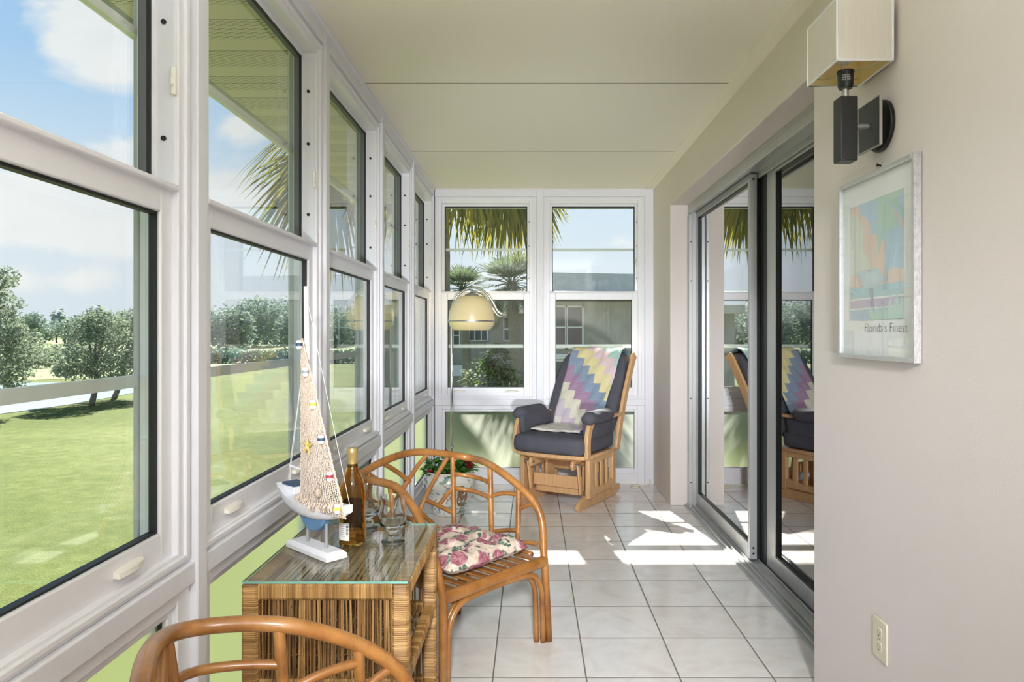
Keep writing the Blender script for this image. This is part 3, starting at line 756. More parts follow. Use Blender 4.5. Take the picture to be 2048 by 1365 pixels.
def reeds(name, fixed, a0, a1, b0, b1, axis, par, pitch=.0072):
    """panel of thin reeds; axis 'y': upright panel at y, 'x': upright at x, 'z': lying shelf with reeds along y"""
    m = MB(); a = a0
    while a < a1:
        r = random.uniform(.0022, .0036); j = random.uniform(-.004, .004); d = random.uniform(-.0025, .0025); tn_ = min(1, max(0, random.gauss(.5, .28)))
        P = []
        for q in (0, .33, .66, 1):
            bb = b0 + (b1 - b0) * q; aa = a + j * math.sin(q * 3 + a * 90) + random.uniform(-.0012, .0012)
            P.append({'y': (aa, fixed + d, bb), 'x': (fixed + d, aa, bb), 'z': (aa, bb, fixed + d)}[axis])
        m.tube(P, r, 6, tone=tn_); a += pitch * random.uniform(.75, 1.25)
    # two rows of binding twine
    for f in (.33, .68):
        bb = b0 + (b1 - b0) * f
        P = [{'y': (a0 + (a1 - a0) * i / 60, fixed + (.004 if i % 2 else -.004), bb), 'x': (fixed + (.004 if i % 2 else -.004), a0 + (a1 - a0) * i / 60, bb), 'z': (a0 + (a1 - a0) * i / 60, bb, fixed + (.004 if i % 2 else -.004))}[axis] for i in range(61)]
        m.tube(P, .0018, 5, tone=.3)
    return m.build(name, M['reed_glare' if name == 'top_reed_panel' else 'reed'], par, smooth=60)
reeds('front_reed_panel', TY0 + .016, TX0 + W, TX1 - W, .09, TZ - W, 'y', tb)
reeds('back_reed_panel', TY1 - .016, TX0 + W, TX1 - W, .09, TZ - W, 'y', tb)
reeds('side_reed_panel', TX0 + .016, TY0 + W, TY1 - W, .09, TZ - W, 'x', tb)
reeds('reed_shelf', .333, TX0 + W, TX1 - W, TY0 + .02, TY1 - .02, 'z', tb)
reeds('reed_shelf', .083, TX0 + W, TX1 - W, TY0 + .02, TY1 - .02, 'z', tb)
reeds('top_reed_panel', TZ - .010, TX0 + W * .8, TX1 - W * .8, TY0 + .02, TY1 - .02, 'z', tb, .0066)
ZT = TZ + .006
m = MB(); m.box(TX0 + .003, TX1 - .003, TY0 + .003, TY1 - .003, TZ, ZT)
for f in range(2, 6): m.mi[f] = 1
m.build('glass_top', [M['top_glass'], M['glass_edge']], tb)

# ------------------------------------------------------------------ model sailboat
bx, by = -.640, 2.125
BD = Vector((.735, -.678, 0)).normalized(); BS = Vector((-BD.y, BD.x, 0))      # towards the bow, and sideways (left of it)
bo = thing('model_sailboat', 'white wooden model sailboat with net sail on a plinth, on the table', 'model boat', (bx, by, ZT))
def B(l, s, z): return Vector((bx, by, 0)) + BD * l + BS * s + Vector((0, 0, z))
def TB(l, s, z): return tuple(B(l, s, z))
m = MB(TB); m.box(-.115, .115, -.034, .034, ZT, ZT + .014); m.build('plinth', M['white_paint'], bo, bevel=.002)
m = MB(TB); q = ZT + .014
a = m.pts([(-.115, -.034, q), (.115, -.034, q), (.115, .034, q), (-.115, .034, q)]); b = m.pts([(-.104, -.024, q + .010), (.104, -.024, q + .010), (.104, .024, q + .010), (-.104, .024, q + .010)])
for j in range(4): m.face((a + j, a + (j + 1) % 4, b + (j + 1) % 4, b + j))
m.face((b, b + 1, b + 2, b + 3)); m.build('plinth_top', M['white_paint'], bo)
for l in (-.046, .058): MB().tube([B(l, 0, ZT + .022), B(l, 0, ZT + .105)], .0045, 8).build('peg', M['grey_paint'], bo, smooth=40)
# blue keel
m = MB(TB); P = [(-.072, ZT + .112)] + [(-.072 + .144 * i / 14, ZT + .112 - .046 * math.sin(PI * i / 14) ** .7) for i in range(1, 14)] + [(.072, ZT + .112)]
m2 = MB(); a = m2.pts([B(p[0], -.016, p[1]) for p in P]); b = m2.pts([B(p[0], .016, p[1]) for p in P]); k = len(P)
for j in range(k): m2.face((a + j, a + (j + 1) % k, b + (j + 1) % k, b + j))
m2.face([a + j for j in range(k)]); m2.face([b + j for j in range(k)]); m2.build('keel', M['blue_paint'], bo, bevel=.004)
# hull: sections from stern to bow
m = MB(TB); secs = []
ns = 16
for i in range(ns + 1):
    u = i / ns; l = -.175 + .365 * u
    wid = .046 * (math.sin(PI * min(1, .22 + u * .78)) ** .75 if u < .995 else .05)
    zt = ZT + .150 + .022 * (2 * u - 1) ** 2 + (.014 if u < .2 else 0) * (1 - u / .2)
    dep = .050 * (math.sin(PI * (.18 + .74 * u)) ** .6)
    r = []
    for j in range(9):
        th = PI * j / 8; r.append((l, wid * math.cos(th), zt - dep * math.sin(th) ** .7))
    secs.append(m.pts(r))
for a, b in zip(secs, secs[1:]):
    for j in range(8): m.face((a + j, a + j + 1, b + j + 1, b + j))
    m.face((a, b, b + 8, a + 8))
m.face([secs[0] + j for j in range(9)]); m.face([secs[-1] + j for j in range(9)])
hull = m.build('hull', M['white_paint'], bo, smooth=35)
m = MB(TB); m.box(-.150, -.088, -.022, .022, ZT + .160, ZT + .184); cab = m.build('cabin', M['white_paint'], bo, bevel=.002)
m = MB(TB); m.box(-.154, -.084, -.025, .025, ZT + .184, ZT + .192); m.build('cabin_roof', M['navy'], cab, bevel=.002)
MT = ZT + .790
MP = [B(-.035, 0, ZT + .15), B(-.045, .0, ZT + .45), B(-.062, .004, MT)]
m = MB(); m.tube(MP, [.0100, .0092, .0072], 12); m.build('mast', M['white_paint'], bo, smooth=50)
m = MB(); m.tube([B(-.045, 0, ZT + .232), B(-.150, .0, ZT + .238)], .0036, 8); m.build('boom', M['white_paint'], bo, smooth=50)
# net sail from the mast towards the bow
def mast(z):
    f = (z - (ZT + .15)) / (MT - ZT - .15); return -.035 - .027 * f
m = MB(); nu, nv = 26, 110; g = {}
for j in range(nv + 1):
    q = j / nv; z = ZT + .152 + .48 * q
    l0 = mast(z) - .022 * (1 - q) ** 1.2 - .004; l1 = mast(z) + (.212 * (1 - q) + .006)
    for i in range(nu + 1):
        u = i / nu; l = l0 + (l1 - l0) * u
        zz = z - .02 * u * (1 - q) + random.uniform(-.0012, .0012)
        s = -.014 - .020 * math.sin(PI * u) * (1 - q) + random.uniform(-.002, .002)
        g[i, j] = m.pts([B(l, s, zz)])
for j in range(nv):
    for i in range(nu): m.face((g[i, j], g[i + 1, j], g[i + 1, j + 1], g[i, j + 1]), random.random())
sail = m.build('net_sail', M['net'], bo, smooth=True)
wf = sail.modifiers.new('mesh', 'WIREFRAME'); wf.thickness = .0033; wf.use_even_offset = False
# gathered net along the foot and luff edge ropes
m = MB()
for k in range(90):
    q = random.random(); l = -.058 + .21 * q; s = random.uniform(-.044, -.012); z = ZT + .148 + .012 * abs(2 * q - 1)
    m.tube([B(l, s, z + .012), B(l + random.uniform(-.008, .008), s - .006, z + .003), B(l + random.uniform(-.008, .008), s - .004, z - .010)], .0016, 4, tone=random.random())
m.build('net_fringe', M['net'], bo)
edge = [B(mast(ZT + .152 + .48 * q) + .212 * (1 - q) + .006, -.016, ZT + .152 + .48 * q - .02 * (1 - q)) for q in [i / 20 for i in range(21)]]
MB().tube(edge, .0022, 6).build('sail_rope', M['net'], bo, smooth=True)
fl = [(.965, 'navy'), (.805, 'grey_paint'), (.62, 'lime_paint'), (.425, 'navy'), (.225, 'red_paint'), (.055, 'lime_paint')]
for q, c in fl:
    z = ZT + .152 + .48 * q - .02 * (1 - q); p = B(mast(z) + .205 * (1 - q) - .002, -.026, z)
    o = MB().lathe([(0, -.013), (.007, -.013), (.0095, -.006), (.0098, 0), (.0095, .006), (.007, .013), (0, .013)], p, 14).build('float', M['white_paint'], bo, smooth=45)
    MB().lathe([(.0097, -.004), (.0103, -.004), (.0103, .005), (.0097, .005)], p, 14, closed=True).build('float_band', M[c], o, smooth=45)
# starfish
p0 = B(.022, -.040, ZT + .322)
m = MB(); nrm = (-BS + Vector((0, 0, .1))).normalized(); ax = BD.copy(); ay = nrm.cross(ax).normalized(); ax = ay.cross(nrm)
cen = m.pts([p0 + nrm * .006]); bk = m.pts([p0 - nrm * .003]); out = []
for k in range(10):
    th = PI * k / 5 + .35; r = (.034, .030, .036, .031, .038)[k // 2] if k % 2 == 0 else .0095
    out.append(m.pts([p0 + (ax * math.cos(th) + ay * math.sin(th)) * r]))
for k in range(10):
    m.face((out[k], out[(k + 1) % 10], cen)); m.face((out[(k + 1) % 10], out[k], bk))
m.build('starfish', M['star'], bo)
m = MB(); m.ellipsoid(B(.085, -.042, ZT + .195), (.010, .010, .014), 12, 8); m.build('shell', M['shell'], bo, smooth=True)
m = MB()
for l, z in ((-.150, ZT + .238), (-.168, ZT + .172), (-.160, ZT + .172)):
    m.tube([B(l, 0, z), B(-.056, 0, ZT + .62)], .0008, 4)
for dl in (-.004, .004): m.tube([B(-.150 + dl, 0, ZT + .172), B(-.148, 0, ZT + .238)], .0009, 4)
m.tube([B(-.062, .003, MT - .02), B(.18, 0, ZT + .165)], .0007, 4)
m.build('rigging', M['rope'], bo)

# ------------------------------------------------------------------ wine bottle and glasses
wx, wy = -.552, 2.205
wb = thing('wine_bottle', 'amber wine bottle with gold foil neck on the table beside the boat', 'bottle', (wx, wy, ZT))
prof = [(0, .006), (.030, .002), (.0385, .003), (.0405, .010), (.0405, .150), (.0395, .170), (.034, .196), (.025, .218), (.0175, .236), (.0150, .252), (.0145, .290), (.0118, .290), (.0118, .252), (.0145, .236), (.022, .217), (.031, .195), (.0365, .169), (.0375, .150), (.0375, .014), (.03, .010), (0, .018)]
MB().lathe(prof, (wx, wy, ZT), 40).build('bottle_body', M['amber'], wb, smooth=60)
MB().lathe([(.0148, .238), (.0156, .238), (.0154, .278), (.0168, .280), (.0168, .288), (.0158, .296), (.014, .2975), (0, .2975), (0, .2905), (.0146, .2905), (.0146, .24)], (wx, wy, ZT), 28).build('foil_capsule', M['capsule'], wb, smooth=40)
def patch(a0, a1, z0, z1, r, name, mat, par, n=14):
    m = MB(); A = [m.pts([(wx + r * math.cos(a0 + (a1 - a0) * i / n), wy + r * math.sin(a0 + (a1 - a0) * i / n), z) for z in (ZT + z0, ZT + z1)]) for i in range(n + 1)]
    for a, b in zip(A, A[1:]): m.face((a, b, b + 1, a + 1))
    return m.build(name, mat, par, smooth=True, recalc=False)
vd = math.atan2(-wy, -wx)
lab = patch(vd - 1.25, vd - .22, .022, .075, .0412, 'back_label', M['paper'], wb)
for k in range(9):
    z0 = .036 + k * .0036; patch(vd - .46, vd - .28, z0, z0 + (.0022 if k % 3 else .0012), .0415, 'barcode_line', M['ink'], lab, 4)
for k in range(6):
    z0 = .034 + k * .006; patch(vd - 1.1, vd - (.62 if k % 2 else .55), z0, z0 + .0011, .0415, 'print_line', M['ink'], lab, 6)
patch(vd + 2.1, vd + 4.0, .045, .135, .0362, 'front_label', M['label_brown'], wb)
def goblet(x, y, label):
    g = thing('stemmed_glass', label, 'glass', (x, y, ZT), 'stemmed glasses on the table')
    o = [(0, .0), (.034, 0), (.036, .003), (.033, .008), (.020, .013), (.0145, .020), (.0140, .030), (.018, .037), (.030, .044), (.0395, .055), (.0425, .068), (.041, .085), (.0365, .105), (.0355, .118), (.0375, .132), (.0405, .142)]
    i_ = [(.0390, .142), (.0360, .132), (.0340, .118), (.035, .105), (.0393, .086), (.0405, .070), (.037, .058), (.026, .050), (0, .047)]
    m = MB(); m.lathe(o + i_, (x, y, ZT), 36); m.build('glass_body', M['clear'], g, smooth=70)
    return g
goblet(-.432, 2.230, 'clear stemmed glass nearer the table corner, right of the bottle')
goblet(-.548, 2.385, 'clear stemmed glass half hidden behind the wine bottle')

# ------------------------------------------------------------------ glider chair (local: u right, v back)
gl = thing('glider_chair', 'oak glider armchair with slate cushions by the end windows', 'chair')
oak = M['oak']
def gb(name, boxes, par, mat=oak, bevel=.006, bseg=3):
    m = MB()
    for b in boxes: m.box(*b)
    return m.build(name, mat, par, bevel=bevel, bseg=bseg)
for sg in (-1, 1):
    x = sg * .232
    m = MB(); m.prism([(-.01, .0), (.62, .0), (.70, .03), (.70, .075), (.62, .085), (.10, .085), (.0, .055), (-.03, .025)], x - .016, x + .016, 'x')
    m.build('foot_runner', oak, gl, bevel=.005)
    xo = sg * .268
    fr = gb('side_frame', [(xo - .017, xo + .017, .075, .150, .075, .365), (xo - .017, xo + .017, .475, .535, .075, .365), (xo - .016, xo + .016, .15, .475, .318, .365)], gl)
    m = MB(); m.prism([(.15, .09), (.475, .09), (.475, .155)] + [(.475 - .325 * i / 8, .155 - .025 * math.sin(PI * i / 8)) for i in range(1, 8)] + [(.15, .155)], xo - .016, xo + .016, 'x'); m.build('lower_rail', oak, fr, bevel=.003)
    for v in (.205, .292, .38): gb('slat', [(xo - .008, xo + .008, v, v + .036, .13, .325)], fr, bevel=.004)
    xi = sg * .205
    m = MB(); m.tube([(xi, .06, .315), (xi, .10, .10)], .022, 12, flat=.5); m.build('swing_arm', oak, gl, smooth=50)
    m = MB(); m.tube([(xi, .46, .315), (xi, .50, .10)], .022, 12, flat=.5); m.build('swing_arm', oak, gl, smooth=50)
    m = MB(); m.prism([(.03, .275), (.26, .285), (.26, .335), (.03, .34), (.015, .308)], xi - sg * .034 - .011, xi - sg * .034 + .011, 'x'); m.build('link_block', oak, gl, bevel=.005)
    m = MB(); m.tube([(xi - sg * .050, .055, .308), (xi + sg * .03, .055, .308)], .011, 12); m.build('pivot_bolt', M['steel'], gl, smooth=40)
    gb('inner_board', [(xi - sg * .05 - .01, xi - sg * .05 + .01, .24, .36, .085, .33)], gl, bevel=.003)
    m = MB()
    for z in (.30, .14, .105):
        for v in (.265, .30, .335): m.tube([(xi - sg * .0605, v, z), (xi - sg * .0625, v, z)], .0055, 8)
    m.build('screw_hole', M['screw'], gl)
gb('front_stretcher', [(-.20, .20, .12, .142, .125, .215)], gl); gb('front_stretcher', [(-.19, .19, .150, .172, .075, .145)], gl, bevel=.004)
gb('rear_stretcher', [(-.20, .20, .42, .442, .20, .275)], gl); gb('rear_stretcher', [(-.19, .19, .46, .48, .08, .13)], gl, bevel=.004)
m = MB()
m.prism([(-.30, .04), (-.27, .0), (-.12, -.025), (.12, -.025), (.27, .0), (.30, .04), (.30, .53), (.28, .56), (-.28, .56), (-.30, .53)], .358, .386, 'z')
m.build('seat_base', oak, gl, bevel=.007, bseg=3)
gb('seat_cross_rail', [(-.22, .22, .06, .10, .335, .36)], gl, bevel=.003)
def bent(name, P, w, t, par):
    """flat bent board following P, thickness t across u, width w in the v-z plane"""
    Q = cr(P, 6); m = MB(); prev = None
    for i, p in enumerate(Q):
        d = (Q[min(i + 1, len(Q) - 1)] - Q[max(i - 1, 0)]).normalized(); n_ = Vector((0, -d.z, d.y)).normalized()
        r = m.pts([p + n_ * w / 2 + Vector((t / 2, 0, 0)), p + n_ * w / 2 - Vector((t / 2, 0, 0)), p - n_ * w / 2 - Vector((t / 2, 0, 0)), p - n_ * w / 2 + Vector((t / 2, 0, 0))])
        if prev is not None:
            for j in range(4): m.face((prev + j, prev + (j + 1) % 4, r + (j + 1) % 4, r + j))
        else: m.face((r + 3, r + 2, r + 1, r))
        prev = r
    m.face((prev, prev + 1, prev + 2, prev + 3)); return m.build(name, oak, par, bevel=.006, bseg=3)
slate = M['slate']
def soft(name, x0, x1, y0, y1, z0, z1, par, r=.04, T=None, sub=1):
    m = MB(T); nx, ny, nz = 8, 8, 4
    idx = {}
    def P(i, j, k):
        if (i, j, k) not in idx:
            idx[i, j, k] = m.pts([(x0 + (x1 - x0) * i / nx, y0 + (y1 - y0) * j / ny, z0 + (z1 - z0) * k / nz)])
        return idx[i, j, k]
    for i in range(nx):
        for j in range(ny):
            m.face((P(i, j, 0), P(i, j + 1, 0), P(i + 1, j + 1, 0), P(i + 1, j, 0))); m.face((P(i, j, nz), P(i + 1, j, nz), P(i + 1, j + 1, nz), P(i, j + 1, nz)))
    for i in range(nx):
        for k in range(nz):
            m.face((P(i, 0, k), P(i + 1, 0, k), P(i + 1, 0, k + 1), P(i, 0, k + 1))); m.face((P(i, ny, k), P(i, ny, k + 1), P(i + 1, ny, k + 1), P(i + 1, ny, k)))
    for j in range(ny):
        for k in range(nz):
            m.face((P(0, j, k), P(0, j, k + 1), P(0, j + 1, k + 1), P(0, j + 1, k))); m.face((P(nx, j, k), P(nx, j + 1, k), P(nx, j + 1, k + 1), P(nx, j, k + 1)))
    return m, idx, (nx, ny, nz)
def puff(name, bx_, par, bulge=(.01, .01, .02), rnd=.9, T=None, mat=slate, wob=.003):
    x0, x1, y0, y1, z0, z1 = bx_
    m, idx, (nx, ny, nz) = soft(name, x0, x1, y0, y1, z0, z1, par)
    cx, cy, cz = (x0 + x1) / 2, (y0 + y1) / 2, (z0 + z1) / 2; hx, hy, hz = (x1 - x0) / 2, (y1 - y0) / 2, (z1 - z0) / 2
    for (i, j, k), b in idx.items():
        a, c, d = 2 * i / nx - 1, 2 * j / ny - 1, 2 * k / nz - 1
        sx = bulge[0] * (1 - c * c) * (1 - d * d) * (1 if a > 0 else -1 if a < 0 else 0) * (abs(a) == 1)
        sy = bulge[1] * (1 - a * a) * (1 - d * d) * (1 if c > 0 else -1) * (abs(c) == 1)
        sz = bulge[2] * (1 - a ** 4) * (1 - c ** 4) * (1 if d > 0 else -1) * (abs(d) == 1)
        e = 1 - (1 - rnd) * ((abs(a) ** 6 + abs(c) ** 6 + abs(d) ** 6 > 1.9))
        p = Vector((cx + a * hx * e + sx, cy + c * hy * e + sy, cz + d * hz * e + sz)) + Vector((random.uniform(-wob, wob), random.uniform(-wob, wob), random.uniform(-wob, wob)))
        m.v[b] = T(*p) if T else tuple(p)
    return m.build(name, mat, par, smooth=True, sub=2)
puff('seat_cushion', (-.292, .292, -.055, .53, .388, .512), gl, (.006, .012, .012), .95)
# backrest: leaning slab
def BK(x, y, z):
    """y: thickness towards the sitter negative, z: 0..1 up the back"""
    v = .50 + .375 * max(z, 0) ** 1.08; zz = .44 + .66 * z - .02 * z * z
    return (x, v + y, zz)
puff('back_cushion', (-.308, .270, -.075, .055, .0, 1.0), gl, (.004, .010, .02), .95, T=BK, wob=.002)
for sg in (-1, 1):
    x = sg * .292
    x = sg * .292 if sg > 0 else -.272
    bent('back_post', [(x, .535, .37), (x, .60, .56), (x, .70, .78), (x, .835, 1.01), (x, .885, 1.075)], .066, .026, gl)
    x = sg * .292
    bent('arm_post', [(x, .035, .37), (x, .028, .46), (x, .050, .56), (x, .110, .632)], .058, .030, gl)
    gb('arm_rail', [(x - .022, x + .022, .09, .62, .618, .640)], gl, bevel=.005)
    # rolled arm pad and its drop panel on the inside
    m = MB(); ring = []; nr, nl = 18, 14
    for i in range(nl + 1):
        f = i / nl; v = -.005 + .40 * f if sg > 0 else .04 + .40 * f
        k = (math.sin(PI * min(1, max(0, .5 - abs(f - .5)) * 9) / 2)) if 0 < f < 1 else .35
        rr = .052 * (.55 + .45 * k) if 0 < f < 1 else .022
        cxx = x + sg * .004; ring.append(m.pts([(cxx + 1.12 * rr * math.cos(2 * PI * j / nr) + .003 * math.sin(9 * f + j), v, .650 + rr * math.sin(2 * PI * j / nr) * .95 + .003 * math.sin(17 * f + 2 * j)) for j in range(nr)]))
    for a, b in zip(ring, ring[1:]):
        for j in range(nr): m.face((a + j, a + (j + 1) % nr, b + (j + 1) % nr, b + j))
    m.face([ring[0] + j for j in range(nr)]); m.face([ring[-1] + j for j in range(nr)])
    pad = m.build('arm_pad', slate, gl, smooth=True, sub=1)
    puff('arm_side_pad', (x - sg * .03 - .026, x - sg * .03 + .026, .05, .47, .495, .650), pad, (.012, .006, .004), .95)
gl.location = (.12, 5.13, 0); GA = -.53; gl.rotation_euler = (0, 0, GA)
def G_(u, v, z):
    c, s = math.cos(GA), math.sin(GA); return (.12 + u * c - v * s, 5.13 + u * s + v * c, z)

# patchwork quilt draped over the chair back
path = []
for i in range(9):                      # behind the back, going up
    z = .62 + .42 * i / 8; x, v, zz = BK(0, .075, z * .98); path.append((v, zz))
def FR(z, off=-.096): x, v, zz = BK(0, off, z); return (v, zz)
path += [(.915, 1.105), (.880, 1.128), (.835, 1.122), (.795, 1.095)]
for i in range(1, 15): path.append(FR(.94 - .80 * i / 14))
path += [(.405, .552), (.345, .546), (.26, .549), (.17, .547), (.125, .546), (.108, .537), (.122, .527), (.19, .528), (.26, .528)]
m = MB(); Q = []; L = 0; PP = cr([(0, a, b) for a, b in path], 3); acc = [0]
for a, b in zip(PP, PP[1:]): acc.append(acc[-1] + (b - a).length)
nq = 26; top_i = min(range(len(PP)), key=lambda i: -PP[i].z); g = {}
cell = .076
for i, p in enumerate(PP):
    f = (acc[i] - acc[top_i]) / cell
    t = max(0, min(1, (acc[i] - acc[top_i]) / .72))
    uL = -.228 + .012 * t; uR = .222 - .03 * t
    for j in range(nq + 1):
        q = j / nq; u = uL + (uR - uL) * q
        w = .004 * math.sin(7 * q + f) + .003 * math.sin(23 * q + 1.7 * f) + random.uniform(-.0008, .0008)
        g[i, j] = (m.pts([G_(u, p.y - w, p.z + w * .8)]), q * 6.4, f + .15)
for i in range(len(PP) - 1):
    for j in range(nq): m.face((g[i + 1, j][0], g[i + 1, j + 1][0], g[i, j + 1][0], g[i, j][0]))
qt = m.build('patchwork_quilt', [M['quilt'], M['quilt_back'], M['quilt_back']], None, smooth=True, recalc=False)
uvm = {v[0]: (v[1], v[2]) for v in g.values()}
ul = qt.data.uv_layers.new(name='quilt')
for l in qt.data.loops: ul.data[l.index].uv = uvm[l.vertex_index]
so = qt.modifiers.new('thick', 'SOLIDIFY'); so.thickness = .009; so.offset = -1; so.material_offset = 1; so.material_offset_rim = 1
tag(qt, 'pastel patchwork quilt draped over the back of the glider chair', 'quilt')

# ------------------------------------------------------------------ arc floor lamp
lx, ly = -.617, 5.52
fl = thing('floor_lamp', 'chrome arc floor lamp with cream dome shade by the end windows', 'lamp', (lx, ly, 0))
MB().lathe([(0, 0), (.135, 0), (.14, .006), (.135, .018), (.03, .026), (.02, .04), (0, .04)], (lx, ly, 0), 40).build('base', M['chrome'], fl, smooth=40)
K = ly / 1436.0
def LP(px, py): return Vector(((px - 1064) * K, ly, 1.25 - (py - 666) * K))
P = [Vector((lx, ly, .03)), Vector((lx, ly, .8)), Vector((lx, ly, 1.38))] + cr([LP(903, 632), LP(906, 610), LP(918, 589), LP(943, 575), LP(968, 583), LP(984, 602), LP(995, 622), LP(1006, 630)], 8)[1:]
MB().tube(P, .0095, 12).build('pole', M['chrome'], fl, smooth=True)
MB().lathe([(.0105, 0), (.014, .002), (.014, .022), (.0105, .024)], (lx, ly, .36), 16).build('pole_joint', M['steel'], fl, smooth=40)
cx_, cz_ = (943.5 - 1064) * K, 1.25 - (640 - 666) * K
P = cr([LP(1006, 634), LP(995, 631), LP(985, 616), LP(976, 600), LP(962, 587), LP(946, 584.5), LP(943.5, 588)], 8)
MB().tube(P, .0075, 12).build('shade_arm', M['chrome'], fl, smooth=True)
m = MB(); m.tube([LP(1003, 630.5), LP(1013, 630.5)], .017, 16); m.build('swivel_joint', M['chrome'], fl, smooth=40)
sx = cx_; zt_ = 1.25 - (592 - 666) * K; zb_ = 1.25 - (661.5 - 666) * K; zm = 1.25 - (643 - 666) * K
R = 46.5 * K
pr = [(.055, zt_)]
for i in range(1, 13):
    th = PI / 2 * i / 12; pr.append((.055 + (R - .055) * math.sin(th) ** .9, zm + (zt_ - zm) * math.cos(th)))
for i in range(1, 7):
    q = i / 6; pr.append((R - (R - 35.5 * K) * q ** 2.0, zm + (zb_ - zm) * q))
inner = [(r - .004, z + (.0 if z > zb_ else 0)) for r, z in reversed(pr)]
MB().lathe(pr + inner, (sx, ly, 0), 56, closed=True).build('lamp_shade', M['shade_cream'], fl, smooth=60)
MB().lathe([(R - .002, -.005), (R + .0025, -.004), (R + .0025, .004), (R - .002, .005)], (sx, ly, zm), 56, closed=True).build('shade_band', M['steel'], fl, smooth=40)
MB().lathe([(.058, zt_ - .004), (.052, zt_ + .008), (.022, zt_ + .022), (.012, zt_ + .028), (.011, zt_ + .05), (0, zt_ + .052)], (sx, ly, 0), 28).build('shade_cap', M['steel'], fl, smooth=40)

# ------------------------------------------------------------------ flower planter
px_, py_ = -.575, 4.96
fp = thing('flower_planter', 'painted china planter of red flowers and leaves on the floor beneath the lamp', 'planter', (px_, py_, 0))
pp = [(0, .0), (.098, 0), (.108, .008), (.125, .05), (.152, .11), (.172, .17), (.180, .22), (.175, .255), (.158, .283), (.15, .292), (.14, .285), (.155, .25), (.16, .22), (.12, .20), (0, .20)]
pot = MB().lathe(pp, (px_, py_, 0), 56).build('pot', M['china'], fp, smooth=50)
MB().lathe([(.152, .283), (.172, .286), (.176, .296), (.170, .305), (.152, .304), (.146, .296)], (px_, py_, 0), 56, closed=True).build('pot_rim', M['china_plain'], pot, smooth=50)
MB().lathe([(0, .282), (.147, .282), (.147, .27), (0, .27)], (px_, py_, 0), 32).build('soil', M['soil'], fp)
m = MB()
for k in range(7):
    a0 = -PI / 2 + .62; r = .1785
# brown glazed motif low on the right of the pot
for (da, zc, ra, rz) in ((.72, .13, .26, .058), (.62, .19, .16, .035)):
    A = []
    def prof_r(z):
        for (r0, z0), (r1, z1) in zip(pp, pp[1:]):
            if z0 <= z <= z1: return r0 + (r1 - r0) * (z - z0) / (z1 - z0 + 1e-9)
        return .17
    c_ = m.pts([(px_ + (prof_r(zc) + .001) * math.cos(-PI / 2 + da), py_ + (prof_r(zc) + .001) * math.sin(-PI / 2 + da), zc)])
    for i in range(20):
        th = 2 * PI * i / 20; aa = -PI / 2 + da + ra * math.cos(th); z = zc + rz * math.sin(th); r = prof_r(z) + .0012
        A.append(m.pts([(px_ + r * math.cos(aa), py_ + r * math.sin(aa), z)]))
    for i in range(20): m.face((A[i], A[(i + 1) % 20], c_))
m.build('glaze_motif', M['china_brown'], pot, smooth=True)
def leaf(m, p, d, up, L, w, tone, fold=.25, n=3):
    d = d.normalized(); s = d.cross(up).normalized(); nn = s.cross(d); prev = None
    for i in range(n + 1):
        q = i / n; ww = w * math.sin(PI * (.08 + .88 * q)) ** .8; c = p + d * L * q - Vector((0, 0, 1)) * (L * .35 * q * q)
        r = m.pts([c - s * ww + nn * ww * fold, c, c + s * ww + nn * ww * fold])
        if prev is not None:
            m.face((prev, prev + 1, r + 1, r), tone); m.face((prev + 1, prev + 2, r + 2, r + 1), tone)
        prev = r
rr = random.Random(5); m = MB()
for k in range(330):
    a = rr.uniform(0, 2 * PI); r = .17 * math.sqrt(rr.random()); z = .285 + .135 * (1 - (r / .19) ** 2) * rr.uniform(.2, 1)
    p = Vector((px_ + r * math.cos(a), py_ + r * math.sin(a), z)); d = Vector((math.cos(a) + rr.uniform(-.8, .8), math.sin(a) + rr.uniform(-.8, .8), rr.uniform(-.1, .9)))
    leaf(m, p, d, Vector((0, 0, 1)), rr.uniform(.03, .06), rr.uniform(.011, .022), rr.random())
m.build('foliage', M['leaf_pot'], fp, smooth=True, recalc=False)
def blossom(c, r, mat, name='flower'):
    m = MB(); rr_ = random.Random(int(c[0] * 1e4))
    for k in range(26):
        th = rr_.uniform(0, 2 * PI); ph = rr_.uniform(-.3, 1.4); d = Vector((math.cos(th) * math.cos(ph), math.sin(th) * math.cos(ph), math.sin(ph)))
        leaf(m, Vector(c) + d * r * .25, d, Vector((.3, .1, 1)), r * rr_.uniform(.7, 1), r * .42, .5, .4, 2)
    m.build(name, mat, fp, smooth=True, recalc=False)
for (dx, dy, z, r, mt) in ((.135, -.05, .365, .036, 'petal'), (.145, -.03, .335, .03, 'petal'), (-.115, -.12, .315, .02, 'petal_pink'), (-.02, -.02, .43, .025, 'petal')):
    blossom((px_ + dx, py_ + dy, z), r, M[mt])

# ------------------------------------------------------------------ wall sconce
sc = thing('wall_sconce', 'black wall sconce with square white pleated shade above the framed picture', 'wall lamp', (XR, 2.05, 1.84))
m = MB(); m.tube([(XR - .001, 2.045, 1.838), (XR - .014, 2.045, 1.838)], .073, 40); m.build('wall_disc', M['black'], sc, bevel=.003)
m = MB(); m.box(.957, .963, 1.975, 2.105, 1.770, 1.905); bp = m.build('back_plate', M['graphite'], sc)
m = MB(lambda a, z, d: (d, a, z)); m.ring(1.974, 2.106, 1.769, 1.906, .003, .003, .003, .003, .9555, .9635); m.build('plate_edge', M['steel'], bp)
m = MB(); m.tube([(.987, 2.045, 1.838), (.90, 2.045, 1.838)], .0095, 16); m.build('arm', M['steel'], sc, smooth=40)
m = MB(); m.box(.868, .918, 2.02, 2.07, 1.736, 1.918); m.build('post', M['black'], sc, bevel=.003)
m = MB(); m.tube([(.893, 2.045, 1.918), (.893, 2.045, 1.952)], .0085, 16); m.build('stem', M['steel'], sc, smooth=40)
